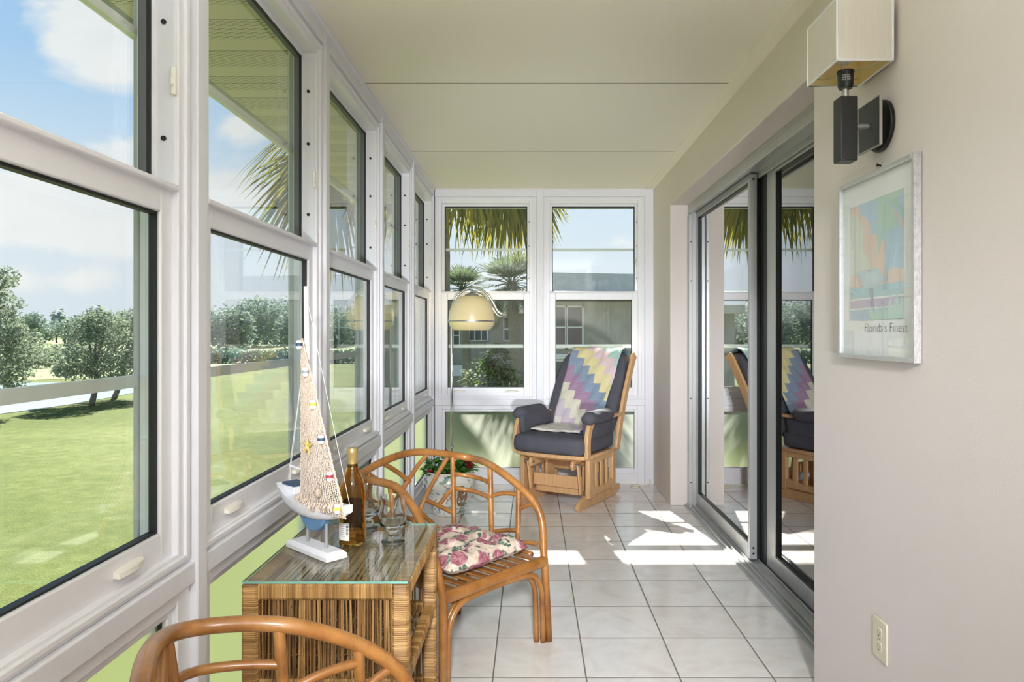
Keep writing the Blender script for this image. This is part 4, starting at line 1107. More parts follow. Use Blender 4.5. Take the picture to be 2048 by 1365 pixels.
MB().lathe([(0, 0), (.018, 0), (.021, .006), (.0215, .040), (.0235, .043), (.0235, .050), (.018, .050), (.015, .052), (0, .052)], (.893, 2.045, 1.945), 28).build('socket', M['black'], sc, smooth=35)
for k, (tx, zz, w) in enumerate((('CAUTION', 1.976, .020), ('MAX 60W', 1.970, .024), ('MAX 13W', 1.964, .024))):
    def wrap(x, y, zz=zz, w=w):
        a = math.atan2(-1, -.42) + (x - w / 2 + .002) / .0215; return (.893 + .0218 * math.cos(a), 2.045 + .0218 * math.sin(a), zz + y)
    text_mesh(tx, .0055, 'socket_text', M['paper'], sc, wrap, w)
# square shade, open top and bottom
X0, X1, Y0, Y1, Z0, Z1 = .832, .984, 1.958, 2.166, 1.995, 2.165
m = MB(); T_ = .003
outer = [(X0, Y0), (X1, Y0), (X1, Y1), (X0, Y1)]; innr = [(X0 + T_, Y0 + T_), (X1 - T_, Y0 + T_), (X1 - T_, Y1 - T_), (X0 + T_, Y1 - T_)]
a = m.pts([(x, y, Z0) for x, y in outer]); b = m.pts([(x, y, Z1) for x, y in outer]); c = m.pts([(x, y, Z0) for x, y in innr]); d = m.pts([(x, y, Z1) for x, y in innr])
for j in range(4):
    k = (j + 1) % 4
    m.cur = 0; m.face((a + j, a + k, b + k, b + j)); m.face((a + k, a + j, c + j, c + k)); m.face((b + j, b + k, d + k, d + j))
    m.cur = 1; m.face((c + k, c + j, d + j, d + k))
shd = m.build('lamp_shade', [M['linen'], M['lining']], sc)
m = MB()
for z in (Z0, Z1):
    m.tube([(X0, Y0, z), (X1, Y0, z), (X1, Y1, z), (X0, Y1, z), (X0, Y0, z)], .0035, 8)
for x, y in outer: m.tube([(x, y, Z0), (x, y, Z1)], .0035, 8)
m.build('shade_binding', M['white_paint'], shd, smooth=50)
m = MB()
for x, y in outer: m.tube(cr([(x, y, 2.02), ((x + .893) / 2, (y + 2.045) / 2, 1.992), (.893, 2.045, 1.990)], 4), .0013, 6)
m.build('spider_wire', M['steel'], shd)
m = MB(); m.ellipsoid((.893, 2.045, 2.05), (.028, .028, .036), 18, 12); m.build('bulb', M['paper'], sc, smooth=True)

# ------------------------------------------------------------------ framed picture
pc = thing('framed_picture', 'silver framed pastel beach bird poster on the right wall', 'picture', (XR, 2.07, 1.44))
PY0, PY1, PZ0, PZ1 = 1.840, 2.296, 1.172, 1.714
TP = lambda a, z, d: (XR - d, a, z)
m = MB(TP); m.ring(PY0, PY1, PZ0, PZ1, .013, .013, .013, .013, .002, .022); fr = m.build('frame', M['silver_frame'], pc, bevel=.002)
m = MB(TP); m.box(PY0 - .001, PY0 + .0005, PZ0 - .0005, PZ1 + .0005, .002, .0215); m.build('frame_side', M['silver_side'], fr)
MB(TP).box(PY0 + .005, PY1 - .005, PZ0 + .005, PZ1 - .005, .002, .008).build('backing', M['paper'], pc)
mpaper = pmat('white_poster_paper', (250, 248, 248), .7)
art = [((176, 210, 236), [(0, .27), (1, .29), (1, 1), (0, 1)]),
 ((240, 208, 190), [(0, .968), (.037, 1.0), (.129, 1.0), (.201, .966), (.208, .905), (.288, .886), (.38, .829), (.424, .714), (.506, .711), (.554, .669), (.601, .622), (.669, .669), (.688, .473), (.70, .286), (0, .283)]),
 ((240, 204, 186), [(.739, .393), (.83, .41), (1, .379), (1, .289), (.70, .286)]),
 ((230, 232, 214), [(0, .943), (.147, .915), (.243, .826), (.271, .719), (.253, .588), (.373, .517), (.434, .432), (.271, .402), (.129, .397), (0, .406)]),
 ((214, 200, 190), [(.799, .87), (.843, .87), (.998, .733), (.984, .67), (.872, .792)]),
 ((178, 216, 196), [(.538, 1.0), (.663, 1.0), (.784, 1.0), (1, 1.0), (.99, .965), (.872, .939), (.813, .868), (.857, .794), (.9, .687), (.799, .735), (.694, .666), (.632, .758), (.579, .526), (.531, .686), (.554, .839)]),
 ((166, 208, 190), [(.784, .927), (.9, .921), (1, .808), (1, .763), (.929, .85)]),
 ((170, 206, 214), [(0, .283), (1, .289), (1, .186), (0, .183)]),
 ((244, 244, 242), [(0, .186), (1, .19), (1, .172), (0, .168)]),
 ((192, 176, 206), [(0, .171), (1, .176), (1, .105), (0, .099)]),
 ((244, 244, 242), [(0, .101), (1, .106), (1, .092), (0, .086)]),
 ((168, 190, 218), [(0, .088), (1, .094), (1, 0), (0, 0)]),
 ((182, 216, 194), [(.305, .105), (.39, .066), (.424, .116), (.506, .042), (.554, .111), (.601, .047), (.663, .128), (.709, .051), (.784, .206), (.813, .075), (.9, .213), (.929, .092), (.984, .182), (1, .10), (1, 0), (.45, 0)])]
bird = [(.147, .411), (.20, .36), (.25, .30), (.36, .262), (.47, .262), (.57, .29), (.64, .315), (.70, .30), (.725, .34), (.715, .40), (.69, .39), (.70, .345), (.66, .335), (.62, .36), (.585, .415), (.50, .432), (.40, .405), (.28, .425)]
art.append(((192, 216, 226), bird))
art.append(((208, 226, 232), [(.30, .39), (.36, .31), (.48, .295), (.56, .33), (.54, .39), (.45, .40)]))
art.append(((150, 150, 158), [(.447, .262), (.463, .262), (.486, .085), (.470, .085)])); art.append(((150, 150, 158), [(.41, .262), (.424, .262), (.452, .10), (.438, .10)]))
mats = [mpaper]; m = MB()
def PA(fx, fz, d): return (XR - d, 2.235 - .323 * fx, 1.288 + .349 * fz)
m.pts([(XR - .0085, PY1 - .012, PZ0 + .012), (XR - .0085, PY0 + .012, PZ0 + .012), (XR - .0085, PY0 + .012, PZ1 - .012), (XR - .0085, PY1 - .012, PZ1 - .012)]); m.face((0, 1, 2, 3))
for k, (rgb, poly) in enumerate(art):
    mats.append(pmat('washed_poster_ink', tuple(.62 * v + .38 * 240 for v in rgb), .7)); m.cur = k + 1  # inks mixed paler: the glazing's washed-out reflection is put into the colour
    b = m.pts([PA(x, z, .0087 + .00012 * k) for x, z in poly]); m.face([b + i for i in range(len(poly))])
m.build('poster_print', mats, pc, recalc=False)
text_mesh("Florida's Finest", .03, 'poster_title', M['ink'], pc, lambda x, y: (XR - .0092, 2.137 - x, 1.2515 + y * 1.3), .243, bold=-.0007)
MB(TP).box(PY0 + .012, PY1 - .012, PZ0 + .012, PZ1 - .012, .0145, .016).build('glazing', glassmat('picture_glass', (.995, 1, 1), .35), pc)

# nail, outlet, cords
m = MB(); m.tube([(XR + .01, 2.058, 1.727), (XR - .010, 2.058, 1.731)], .0028, 8); m.tube([(XR - .009, 2.058, 1.7308), (XR - .012, 2.058, 1.7314)], .005, 10)
tag(m.build('nail', M['screw']), 'small dark nail in the wall just above the framed picture', 'nail')
ot = thing('wall_outlet', 'almond duplex power outlet low on the right wall', 'outlet', (XR, 2.055, .37))
m = MB(TP); m.box(2.014, 2.096, .313, .430, 0, .006); m.build('cover_plate', M['outlet'], ot, bevel=.003)
for z in (.352, .392):
    m = MB(TP); m.prism([(2.055 + .017 * math.cos(2 * PI * i / 20) * (1 if abs(math.cos(2 * PI * i / 20)) < .9 else .95), z + .0145 * math.sin(2 * PI * i / 20)) for i in range(20)], .005, .0075, 'z') 
    r_ = m.build('receptacle', M['outlet'], ot, bevel=.0006)
    m = MB(TP)
    for dy, hh in ((.006, .0045), (-.006, .0035)): m.box(2.055 + dy - .0009, 2.055 + dy + .0009, z + .001 - hh, z + .001 + hh, .0074, .0078)
    m.box(2.053, 2.057, z - .0105, z - .0065, .0074, .0078); m.build('slots', M['ink'], r_)
m = MB(TP); m.tube([(2.055, .372, .0058), (2.055, .372, .0068)], .0025, 10); m.build('screw', M['steel'], ot)
c1 = cr([(.62, 5.86, .006), (.70, 5.87, .006), (.76, 5.86, .012), (.82, 5.84, .006), (.86, 5.80, .006), (.82, 5.78, .006), (.80, 5.82, .010), (.88, 5.86, .006), (.96, 5.85, .02), (.965, 5.875, .05)], 8)
m = MB(); m.tube(c1, .0045, 6); tag(m.build('power_cord', M['cord'], smooth=True), 'ivory cord lying on the tiles in the right far corner', 'cord')
c2 = cr([(lx + .14, ly, .006), (-.36, 5.30, .006), (-.30, 5.45, .006), (-.24, 5.64, .006), (-.12, 5.74, .006), (-.02, 5.80, .006), (.06, 5.86, .006)], 8)
m = MB(); m.tube(c2, .003, 6); tag(m.build('lamp_cord', M['cord'], smooth=True), 'thin pale cord on the tiles between planter and glider chair', 'cord')

# ------------------------------------------------------------------ the grounds
m = MB(); m.box(-700, 300, -300, 900, GZ - .5, GZ)
struct(m.build('lawn', M['grass']), 'sunlit lawn below the windows', 'lawn')
def flat(name, poly, z, mat, label, cat):
    m = MB(); m.prism(poly, GZ, GZ + z, 'z'); return struct(m.build(name, mat), label, cat)
flat('fairway', [(-420, 62), (-42, 60), (-33, 64), (-24, 96), (20, 120), (20, 420), (-420, 420)], .02, M['fairway'], 'pale fairway beyond the pond', 'grass')
flat('pond', [(-27.5, 57.5), (-25.6, 44), (-25.3, 39), (-25.6, 35.5), (-26, 33.5), (-30, 29), (-60, 27), (-70, 56), (-42, 56.5)], .03, M['water'], 'bright pond beyond the lawn', 'pond')
flat('sand_bunker', [(-62, 128), (-20, 128), (-12, 140), (-20, 168), (-62, 160)], .05, M['sand'], 'pale sand bunker far beyond the hedge', 'bunker')

def cloud(m, blobs, n, size, r):
    tot = sum(b[3] ** 2 for b in blobs)
    for (x, y, z, R, fz) in blobs:
        for k in range(int(n * R * R / tot)):
            while True:
                d = Vector((r.uniform(-1, 1), r.uniform(-1, 1), r.uniform(-1, 1)))
                if .1 < d.length < 1: break
            d *= (.55 + .45 * r.random()) ** .5 / max(d.length, .6)
            c = Vector((x + d.x * R, y + d.y * R, z + d.z * R * fz)) + Vector((r.gauss(0, .08), r.gauss(0, .08), r.gauss(0, .1))) * R
            s = size * r.uniform(.5, 1.2)
            u = Vector((r.gauss(0, 1), r.gauss(0, 1), r.gauss(0, .7))).normalized(); w = u.cross(Vector((r.gauss(0, 1), r.gauss(0, 1), r.gauss(0, 1)))).normalized()
            b = m.pts([c - u * s, c + w * s * .45, c + u * s, c - w * s * .45]); m.face((b, b + 1, b + 2, b + 3), r.random())
def tree(name, label, base, blobs, n, size, mat, trunk_r, seed, group=None, forks=()):
    r = random.Random(seed); t = thing(name, label, 'tree', base, group)
    m = MB(); cloud(m, blobs, n, size, r); m.build('foliage', mat, t, recalc=False)
    top = max(blobs, key=lambda b: b[3])
    m = MB(); bx0 = Vector(base); c = Vector(top[:3])
    m.tube(cr([bx0, bx0.lerp(c, .4) + Vector((trunk_r, 0, 0)), c], 5), [trunk_r * (1 - .055 * i) for i in range(11)], 8)
    for b in blobs[1:7]: m.tube(cr([bx0.lerp(c, .55), (bx0.lerp(c, .8) + Vector(b[:3])) / 2, Vector(b[:3])], 4), [trunk_r * .45 * (1 - .08 * i) for i in range(9)], 6)
    m.build('trunk', M['bark'], t, smooth=True); return t
def pt(px, py, Y): return ((px - 1064) / 1436 * Y, Y, 1.25 - (py - 666) / 1436 * Y)
def blobs(L, Y): return [pt(x, y, Y + dy) + (r, f) for x, y, r, dy, f in L]
tree('weeping_tree', 'tall drooping grey green tree at the far left beside the pond', (-25.4, 33, GZ), blobs([(-30, 570, 1.0, 0, .9), (-10, 700, 1.5, 0, 1.1), (25, 720, 1.1, 1, 1.2), (45, 690, .9, 0, 1.0), (10, 610, .7, 0, .8), (-60, 640, 1.6, 0, 1.2), (15, 555, .55, 0, .8), (30, 760, .5, 0, 1.0), (-40, 760, 1.3, 0, 1), (5, 660, 1.0, 0, 1)], 33), 9000, .11, M['tree_leaf'], .22, 3)
tree('lawn_tree', 'leafy grey green tree standing on the pond bank, left of two', pt(183, 812, 39)[:2] + (GZ,), blobs([(190, 700, 1.5, 0, .9), (150, 735, 1.0, 0, .7), (215, 660, 1.1, 0, .9), (130, 742, .7, 0, .5), (170, 660, 1.0, 0, .8), (210, 735, 1.1, 0, .8), (195, 640, .8, 0, .7)], 39), 5600, .12, M['tree_leaf'], .17, 4)
tree('lawn_tree', 'leafy grey green tree standing on the pond bank, right of two', pt(228, 797, 43)[:2] + (GZ,), blobs([(255, 690, 1.6, 0, .9), (285, 660, 1.4, 0, .8), (235, 735, 1.1, 0, .8), (285, 725, 1.2, 0, .9), (270, 640, 1.0, 0, .7), (310, 700, 1.6, 0, .9), (240, 645, .8, 0, .7)], 43), 5600, .13, M['tree_leaf'], .17, 5)
r = random.Random(11)
for k in range(7):
    px = (-20, 60, 120, 90, 150, 40, 175)[k]; Y = (75, 80, 96, 88, 110, 100, 120)[k]; x, y, _ = pt(px, 700, Y)
    tree('pond_shrub', 'round shrub on the far pond bank, %s from the left' % ('second', 'fourth', 'sixth', 'fifth', 'last but one', 'third', 'last')[k] if k != 0 else 'round shrub on the far pond bank, leftmost one', (x, y, GZ), [(x, y, GZ + 1.1, 1.7, .75), (x + 1.3, y, GZ + .8, 1.2, .7), (x - 1.2, y + .5, GZ + .9, 1.3, .7)], 700, .28, M['tree_leaf'], .12, 20 + k)
# far tree belt: individual trees, three shapes shared
proto = []
for v in range(4):
    rv = random.Random(40 + v); h = (9.5, 11.0, 8.0, 10.2)[v]
    bl = [(0, 0, h * .62, 4.2, .8)] + [(rv.uniform(-2.8, 2.8), rv.uniform(-1.5, 1.5), h * rv.uniform(.32, .82), rv.uniform(2.2, 3.4), .8) for _ in range(7)]
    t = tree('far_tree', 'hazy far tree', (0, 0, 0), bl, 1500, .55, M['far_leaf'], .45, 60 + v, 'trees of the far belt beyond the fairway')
    proto.append(t)
first = list(proto); n = 0
for k in range(46):
    px = -130 + k * 22 + r.uniform(-2, 2); Y = (245, 264, 283)[k % 3] + r.uniform(-1.5, 1.5); x, y, _ = pt(px, 666, Y); y0 = GZ
    o = first[k] if k < 4 else copy_thing(proto[k % 4], (0, 0, 0), 0, '')
    o.location = (x, y, y0); o.rotation_euler = (0, 0, r.uniform(0, 6)); s_ = r.uniform(.85, 1.08); o.scale = (s_, s_, s_ * 1.04)
    o['label'] = 'hazy grey green tree in the far belt beyond the fairway'
for k, (px, py, R, Y) in enumerate([(455, 645, 8.5, 172), (510, 633, 10.0, 194), (562, 634, 10.5, 216), (610, 641, 8.5, 172), (655, 640, 9.5, 194), (705, 643, 10, 216)]):
    x, y, z = pt(px, py, Y)
    rv = random.Random(90 + k)
    bl = [(x, y, z - 1.5, R * .75, .75)] + [(x + rv.uniform(-.5, .5) * R, y + rv.uniform(-.35, .35) * R, z + rv.uniform(-4.5, 1.5), R * rv.uniform(.38, .55), .8) for _ in range(7)] + [(x, y, GZ + 3, R * .7, .6)]
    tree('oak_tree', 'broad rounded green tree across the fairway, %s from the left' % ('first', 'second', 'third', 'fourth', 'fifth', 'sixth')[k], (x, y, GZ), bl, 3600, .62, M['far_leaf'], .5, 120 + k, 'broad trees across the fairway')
hd = thing('hedge', 'long dark clipped hedge in front of the sand bunker', 'hedge', pt(520, 700, 93)[:2] + (GZ,))
m = MB(); rv = random.Random(8)
cloud(m, [pt(px, 700, 93)[:2] + (GZ + .85, 1.15, .8) for px in range(405, 720, 12)], 5200, .26, rv); m.build('foliage', M['hedge_leaf'], hd, recalc=False)
# palms
def fan(m, hub, d, R, nb, rnd, spread=2.2, droop=.5, wid=.022, tone=None):
    d = d.normalized(); up = Vector((0, 0, 1)) if abs(d.z) < .8 else Vector((rnd.uniform(-.5, .5), 1, 0))
    s = d.cross(up).normalized(); nn = s.cross(d)
    for k in range(nb):
        a = (-.5 + (k + .5) / nb) * spread + rnd.uniform(-.03, .03); q = d * math.cos(a) + s * math.sin(a)
        L = R * (1 - .22 * abs(a / spread * 2) ** 2) * rnd.uniform(.85, 1.08); e = nn.cross(q)
        tn_ = (tone if tone is not None else .42) + rnd.gauss(0, .24); tn_ = min(1, max(0, tn_)); prev = None
        for i, (f, w) in enumerate(((.08, .35), (.35, 1), (.65, .8), (.86, .42), (1.0, .04))):
            c = hub + q * L * f - Vector((0, 0, 1)) * droop * L * f ** 2.4 + nn * .03 * L * math.sin(k * 1.7) * f
            rr_ = m.pts([c - e * wid * w, c + e * wid * w])
            if prev is not None: m.face((prev, prev + 1, rr_ + 1, rr_), tn_)
            prev = rr_
def palm(label, base, crown, fr, R, pet, mat, seed, tr=.14, nb=34, wid=.022, extra=(), sag=.55):
    rnd = random.Random(seed); t = thing('palm_tree', label, 'palm tree', base, None); c = Vector(crown)
    m = MB(); P = cr([Vector(base), Vector(base).lerp(c, .5) + Vector((.06, 0, 0)), c], 12); m.tube(P, [tr * (1.12 - .2 * i / len(P) + .05 * (i % 2)) for i in range(len(P))], 12); m.build('trunk', M['bark'], t, smooth=True)
    L = []
    for k in range(fr):
        th = k * 2.39996; el = 1.25 - 2.1 * (k + .5) / fr
        if extra and (math.cos(th) > .05 or el < -.35): continue      # fronds left out so their shadow stays off the sun patch
        L.append((Vector((math.cos(th) * math.cos(el), math.sin(th) * math.cos(el), math.sin(el))), rnd.uniform(.85, 1.1), None, None))
    for d, tn_, fd in extra: L.append((Vector(d).normalized(), 1.3 if d[0] < -.5 else 1.0, tn_, Vector(fd)))
    for d, f, tn_, fd in L:
        m = MB(); hub = c + d * pet * f - Vector((0, 0, 1)) * pet * .12
        m.tube([c, c + d * pet * f * .5, hub], [.016, .013, .009], 6, tone=.4)
        dd = (fd if fd else d - Vector((0, 0, sag))).normalized()
        fan(m, hub, dd, R * f, nb, rnd, 2.5 if sag > .3 else 2.0, (.45 if d.z > -.2 else .25) * (1 if sag > .3 else .4), wid, tn_); m.build('frond', mat, t, recalc=False)
    return t
palm('tall palm close outside the far corner, its fronds hanging across the window tops', (-1.30, 8.9, GZ), (-1.18, 8.75, 3.47), 20, .84, 1.0, M['palm_near'], 5, .17, 40, .021,
     extra=[((1.0, -.1, -.04), .62, (.14, -.15, -1)), ((.85, -.35, -.05), .32, (-.10, -.1, -1)), ((.98, .3, .02), .48, (.42, .1, -1)), ((.7, -.6, -.06), .36, (-.25, -.1, -1)), ((.6, .5, 0), .28, (.02, .2, -1)),  # second value is frond tone; higher tones paint in the backlit yellow
            ((.45, -.8, -.05), .42, (.1, -.25, -1)), ((1.05, -.5, .10), .40, (.55, -.1, -.9)), ((.2, -.9, -.05), .36, (-.1, -.3, -1)),
            ((-.25, -.9, -.02), .35, (-.3, -.3, -.9)), ((-.9, -.4, .30), .3, (-.9, -.1, -.35)), ((-1.0, -.1, .05), .3, (-.8, 0, -.6)), ((-.8, -.6, -.1), .36, (-.4, -.2, -.9)), ((-.75, -.2, -.02), .3, (-.35, 0, -1))])
palm('shorter bushy palm outside the end window, right of the arc lamp, before the building', (-.30, 18, GZ), (-.52, 18, 2.45), 44, .74, .46, M['palm_grey'], 9, .15, 20, .017, sag=.06)
palm('small bushy palm outside the end window, left behind the arc lamp', (-1.80, 20, GZ), (-1.93, 20, 2.45), 38, .60, .36, M['palm_grey'], 13, .12, 18, .017, sag=.06)
for (px, py, Y, k) in ((117, 630, 262, 0), (192, 622, 255, 1)):
    x, y, z = pt(px, py, Y)
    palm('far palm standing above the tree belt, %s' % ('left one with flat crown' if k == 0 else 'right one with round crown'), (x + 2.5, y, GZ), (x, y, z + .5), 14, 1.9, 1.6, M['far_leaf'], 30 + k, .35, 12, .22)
# shrubs under the end windows
def shrub(label, blobs_, n, size, mat, seed):
    rnd = random.Random(seed); x, y = blobs_[0][0], blobs_[0][1]; t = thing('shrub', label, 'shrub', (x, y, GZ), None)
    m = MB()
    for (bx_, by_, bz_, R, fz) in blobs_:
        for k in range(int(n / len(blobs_))):
            th = rnd.uniform(0, 2 * PI); ph = rnd.uniform(-.8, 1.5); d = Vector((math.cos(th) * math.cos(ph), math.sin(th) * math.cos(ph), math.sin(ph)))
            q = rnd.uniform(.55, 1.0); leaf(m, Vector((bx_ + d.x * R * q, by_ + d.y * R * q, bz_ + d.z * R * q * fz)), d + Vector((rnd.gauss(0, .5), rnd.gauss(0, .5), rnd.gauss(0, .4))), Vector((.1, 0, 1)), size * rnd.uniform(.6, 1.2), size * .17, rnd.random(), .2, 2)
    m.build('foliage', mat, t, recalc=False)
    m = MB()
    for b in blobs_: m.tube([Vector((x, y, GZ)), Vector((b[0], b[1], b[2]))], [.05, .03], 6)
    m.build('stem', M['bark'], t)
shrub('glossy green shrub outside the end window, behind the lamp pole', [(-.95, 15.5, .15, .62, .85), (-.55, 15.3, -.1, .55, 1.0), (-1.12, 15.6, -.35, .40, 1.0), (-.8, 15.2, -.7, .7, 1.0), (-.75, 15.5, .62, .3, 1.2)], 2600, .17, M['shrub'], 3)
shrub('low green shrub outside the end window, left of the glossy shrub', [(-2.10, 15.0, -.45, .30, 1.0), (-2.05, 15.2, -.95, .38, 1.0)], 900, .17, M['shrub'], 6)

# neighbouring building
nb_ = thing('apartment_building', 'grey stucco neighbouring building with shingled roof edge beyond the end windows', 'building', (4, 22.5, GZ))
def bpart(name, boxes, mat, par, bevel=0):
    m = MB()
    for b in boxes: m.box(*b)
    return m.build(name, mat, par, bevel=bevel)
bpart('wall', [(.50, 14, 22.0, 36, GZ, 2.45)], M['stucco_grey'], nb_)
m = MB(); a = m.pts([(.15, 21.4, 2.30), (14, 21.75, 2.30), (14, 37, 2.30), (.15, 37, 2.30)]); b = m.pts([(.32, 21.7, 3.08), (14, 22.05, 2.86), (14, 36, 3.05), (.32, 36, 3.05)])
for j in range(4): m.face((a + j, a + (j + 1) % 4, b + (j + 1) % 4, b + j))
m.face((b, b + 1, b + 2, b + 3)); m.face((a + 3, a + 2, a + 1, a)); rf = m.build('roof', M['mansard'], nb_)
m = MB(); m.box(.12, 14, 21.40, 21.52, 2.42, 2.50); m.build('gutter', M['fascia'], rf)
def bwin(x0, x1, z0, z1, y, nx, nz, par):
    m = MB(); w = .05
    m.box(x0, x0 + w, y - .06, y, z0, z1); m.box(x1 - w, x1, y - .06, y, z0, z1); m.box(x0, x1, y - .06, y, z0, z0 + w); m.box(x0, x1, y - .06, y, z1 - w, z1)
    for i in range(1, nx): xx = x0 + (x1 - x0) * i / nx; m.box(xx - w / 2, xx + w / 2, y - .055, y, z0, z1)
    for i in range(1, nz): zz = z0 + (z1 - z0) * i / nz; m.box(x0, x1, y - .05, y, zz - w / 2, zz + w / 2)
    f = m.build('window', M['far_white'], par); MB().box(x0 + .02, x1 - .02, y - .03, y - .01, z0 + .02, z1 - .02).build('pane', M['pane_dark'], f); return f
bwin(.56, 1.06, .75, 2.08, 22, 1, 2, nb_); bwin(1.04, 1.58, .75, 2.08, 22, 1, 2, nb_)
bwin(.56, 1.58, -.95, .42, 22, 2, 2, nb_); bpart('sill', [(.50, 1.64, 21.9, 22, .44, .60)], M['far_white'], nb_)
bwin(3.6, 4.8, .75, 2.08, 22, 2, 2, nb_)
wg = thing('building_wing', 'farther wing of the neighbouring building behind the palms, with white windows', 'building', (-3, 36, GZ))
bpart('wall', [(-7.2, .05, 34, 44, GZ, 2.2)], M['stucco_grey'], wg)
bpart('roof', [(-7.5, .05, 33.3, 44.5, 2.15, 2.55)], M['mansard'], wg)
bwin(-1.36, -.76, .85, 2.0, 34, 2, 2, wg); bwin(-3.0, -2.1, .85, 1.7, 34, 3, 1, wg); bwin(-3.75, -3.4, .55, 1.7, 34, 1, 2, wg); bwin(-1.36, -.76, -1.9, -.6, 34, 2, 2, wg)
bpart('balcony_rail', [(-3.9, -3.1, 33.2, 33.3, -.75, -.25), (-3.9, -3.8, 33.2, 33.3, -1.6, .2), (-3.2, -3.1, 33.2, 33.3, -1.6, .2)], M['far_white'], wg)

# ------------------------------------------------------------------ light, sky, camera
SUN_AZ, SUN_EL = math.radians(9.0), math.radians(40.9)
sun = bpy.data.lights.new('sun', 'SUN'); sun.energy = 15.0; sun.angle = math.radians(.8); sun.color = (1.0, .955, .88)
so_ = bpy.data.objects.new('sun', sun); COL.objects.link(so_)
sd = Vector((math.sin(SUN_AZ) * math.cos(SUN_EL), -math.cos(SUN_AZ) * math.cos(SUN_EL), -math.sin(SUN_EL)))
so_.rotation_euler = sd.to_track_quat('-Z', 'Y').to_euler(); so_.location = (0, 0, 30)

# added fill lamp like a photographer's flash, bounced off the rear wall and ceiling
rl = bpy.data.lights.new('bounce_fill', 'AREA'); rl.shape = 'DISK'; rl.size = .5; rl.energy = 22; rl.color = (.90, .95, 1.0)
rlo = bpy.data.objects.new('bounce_fill', rl); COL.objects.link(rlo); rlo.location = (.1, -.7, 1.5); rlo.rotation_euler = Vector((0, -1, .45)).to_track_quat('-Z', 'Y').to_euler()

fl2 = bpy.data.lights.new('ceiling_bounce_fill', 'SPOT'); fl2.energy = 330; fl2.spot_size = math.radians(84); fl2.spot_blend = .6; fl2.shadow_soft_size = .12; fl2.color = (.86, .93, 1.0)  # added flash-style fill, bounced off the ceiling to brighten the room
flo = bpy.data.objects.new('ceiling_bounce_fill', fl2); COL.objects.link(flo); flo.location = (.1, -1.0, .45); flo.rotation_euler = Vector((0, .42, 1)).to_track_quat('-Z', 'Y').to_euler()

fl3 = bpy.data.lights.new('far_end_fill', 'SPOT'); fl3.energy = 640; fl3.spot_size = math.radians(26); fl3.spot_blend = .7; fl3.shadow_soft_size = .12; fl3.color = (.93, .96, 1.0)  # added flash-style fill that brightens the far end
flo = bpy.data.objects.new('far_end_fill', fl3); COL.objects.link(flo); flo.location = (.30, -2.4, .6); flo.rotation_euler = Vector((-.25, 8.3, 1.15)).to_track_quat('-Z', 'Y').to_euler()

fl4 = bpy.data.lights.new('floor_fill', 'SPOT'); fl4.energy = 760; fl4.spot_size = math.radians(36); fl4.spot_blend = 1.0; fl4.shadow_soft_size = .18; fl4.color = (.93, .96, 1.0)  # added flash-style fill aimed at the tiles to brighten the floor
flo = bpy.data.objects.new('floor_fill', fl4); COL.objects.link(flo); flo.location = (.12, -1.8, 2.3); flo.rotation_euler = Vector((.12, 6.6, -2.3)).to_track_quat('-Z', 'Y').to_euler()

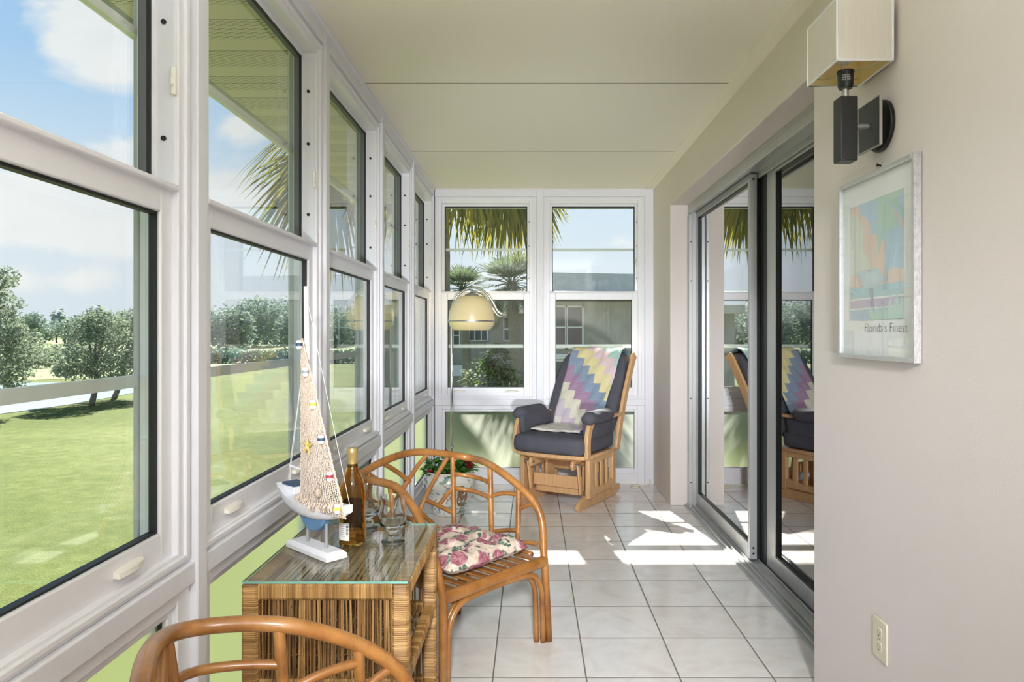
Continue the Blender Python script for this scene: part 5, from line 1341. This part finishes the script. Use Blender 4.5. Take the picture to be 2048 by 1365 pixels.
wd = bpy.data.worlds.new('sky'); S.world = wd; wd.use_nodes = True
t = NT(wd.node_tree); bg = t.n['Background']
gen = t.n.new('ShaderNodeTexCoord').outputs['Generated']
nv_ = t.add('ShaderNodeVectorMath', operation='NORMALIZE'); t.link(gen, nv_.inputs[0]); dirv = nv_.outputs[0]
sp = t.add('ShaderNodeSeparateXYZ'); t.link(dirv, sp.inputs[0])
sky = t.ramp(sp.outputs[2], [(0.0, (.80, .87, .95)), (.08, (.82, .89, .97)), (.18, (.70, .83, .97)), (.32, (.40, .64, .94)), (.75, (.20, .43, .84))])
st = t.add('ShaderNodeVectorMath', operation='MULTIPLY'); t.link(dirv, st.inputs[0]); st.inputs[1].default_value = (1, 1, 1.9)
n1 = t.noise(st.outputs[0], 5.5, 9, .58, .4)
mask = None
def cloudlet(px, py, rx, ry, strength):
    global mask
    d = Vector(((px - 1064) / 1436, 1, (666 - py) / 1436)).normalized()
    s = t.add('ShaderNodeVectorMath', operation='SUBTRACT'); t.link(dirv, s.inputs[0]); s.inputs[1].default_value = d
    k = t.add('ShaderNodeVectorMath', operation='MULTIPLY'); t.link(s.outputs[0], k.inputs[0]); k.inputs[1].default_value = (1 / rx, 1 / rx, 1 / ry)
    l = t.add('ShaderNodeVectorMath', operation='LENGTH'); t.link(k.outputs[0], l.inputs[0])
    v = t.math('MULTIPLY', t.math('SUBTRACT', 1.0, l.outputs['Value'], True), strength)
    mask = v if mask is None else t.math('MAXIMUM', mask, v)
cloudlet(195, 70, .12, .10, 1.0); cloudlet(260, 330, .13, .06, 1.0); cloudlet(120, 420, .26, .07, .8); cloudlet(440, 380, .10, .10, .9); cloudlet(470, 250, .09, .07, .7); cloudlet(100, 560, .2, .03, .45); cloudlet(1240, 480, .10, .05, .35)
edge_ = t.math('ADD', mask, t.math('MULTIPLY', t.math('SUBTRACT', n1, .5), 1.7))
cl = t.ramp(edge_, [(.30, (0, 0, 0)), (.52, (1, 1, 1))])
# loose clouds over the rest of the sky
n2 = t.noise(st.outputs[0], 2.6, 8, .6, .3)
cl2 = t.math('MULTIPLY', t.ramp(n2, [(.56, (0, 0, 0)), (.70, (1, 1, 1))]), t.math('LESS_THAN', sp.outputs[1], .25))
full = t.math('MAXIMUM', cl, cl2)
shade = t.ramp(n1, [(.35, (.86, .89, .94)), (.6, (.98, .98, .99))])
t.link(t.mix(full, sky, shade), bg.inputs['Color']); bg.inputs['Strength'].default_value = .68

cam = bpy.data.cameras.new('camera'); cam.sensor_width = 36; cam.lens = 1436 / 2048 * 36
cam.shift_x = -(1064 - 1024) / 2048; cam.shift_y = -(682.5 - 666) / 2048; cam.clip_start = .05; cam.clip_end = 2000
co_ = bpy.data.objects.new('camera', cam); COL.objects.link(co_); co_.location = (0, 0, 1.25); co_.rotation_euler = (PI / 2, 0, 0); S.camera = co_
S.view_settings.view_transform = 'Standard'; S.view_settings.look = 'None'; S.view_settings.exposure = 0.62; S.view_settings.gamma = 1.0
S.view_settings.use_curve_mapping = False
c = S.cycles; c.max_bounces = 12; c.diffuse_bounces = 6; c.glossy_bounces = 6; c.transmission_bounces = 10; c.transparent_max_bounces = 40
c.caustics_reflective = False; c.caustics_refractive = False; c.use_denoising = True; c.sample_clamp_indirect = 6.0
try: c.denoiser = 'OPENIMAGEDENOISE'
except Exception: pass
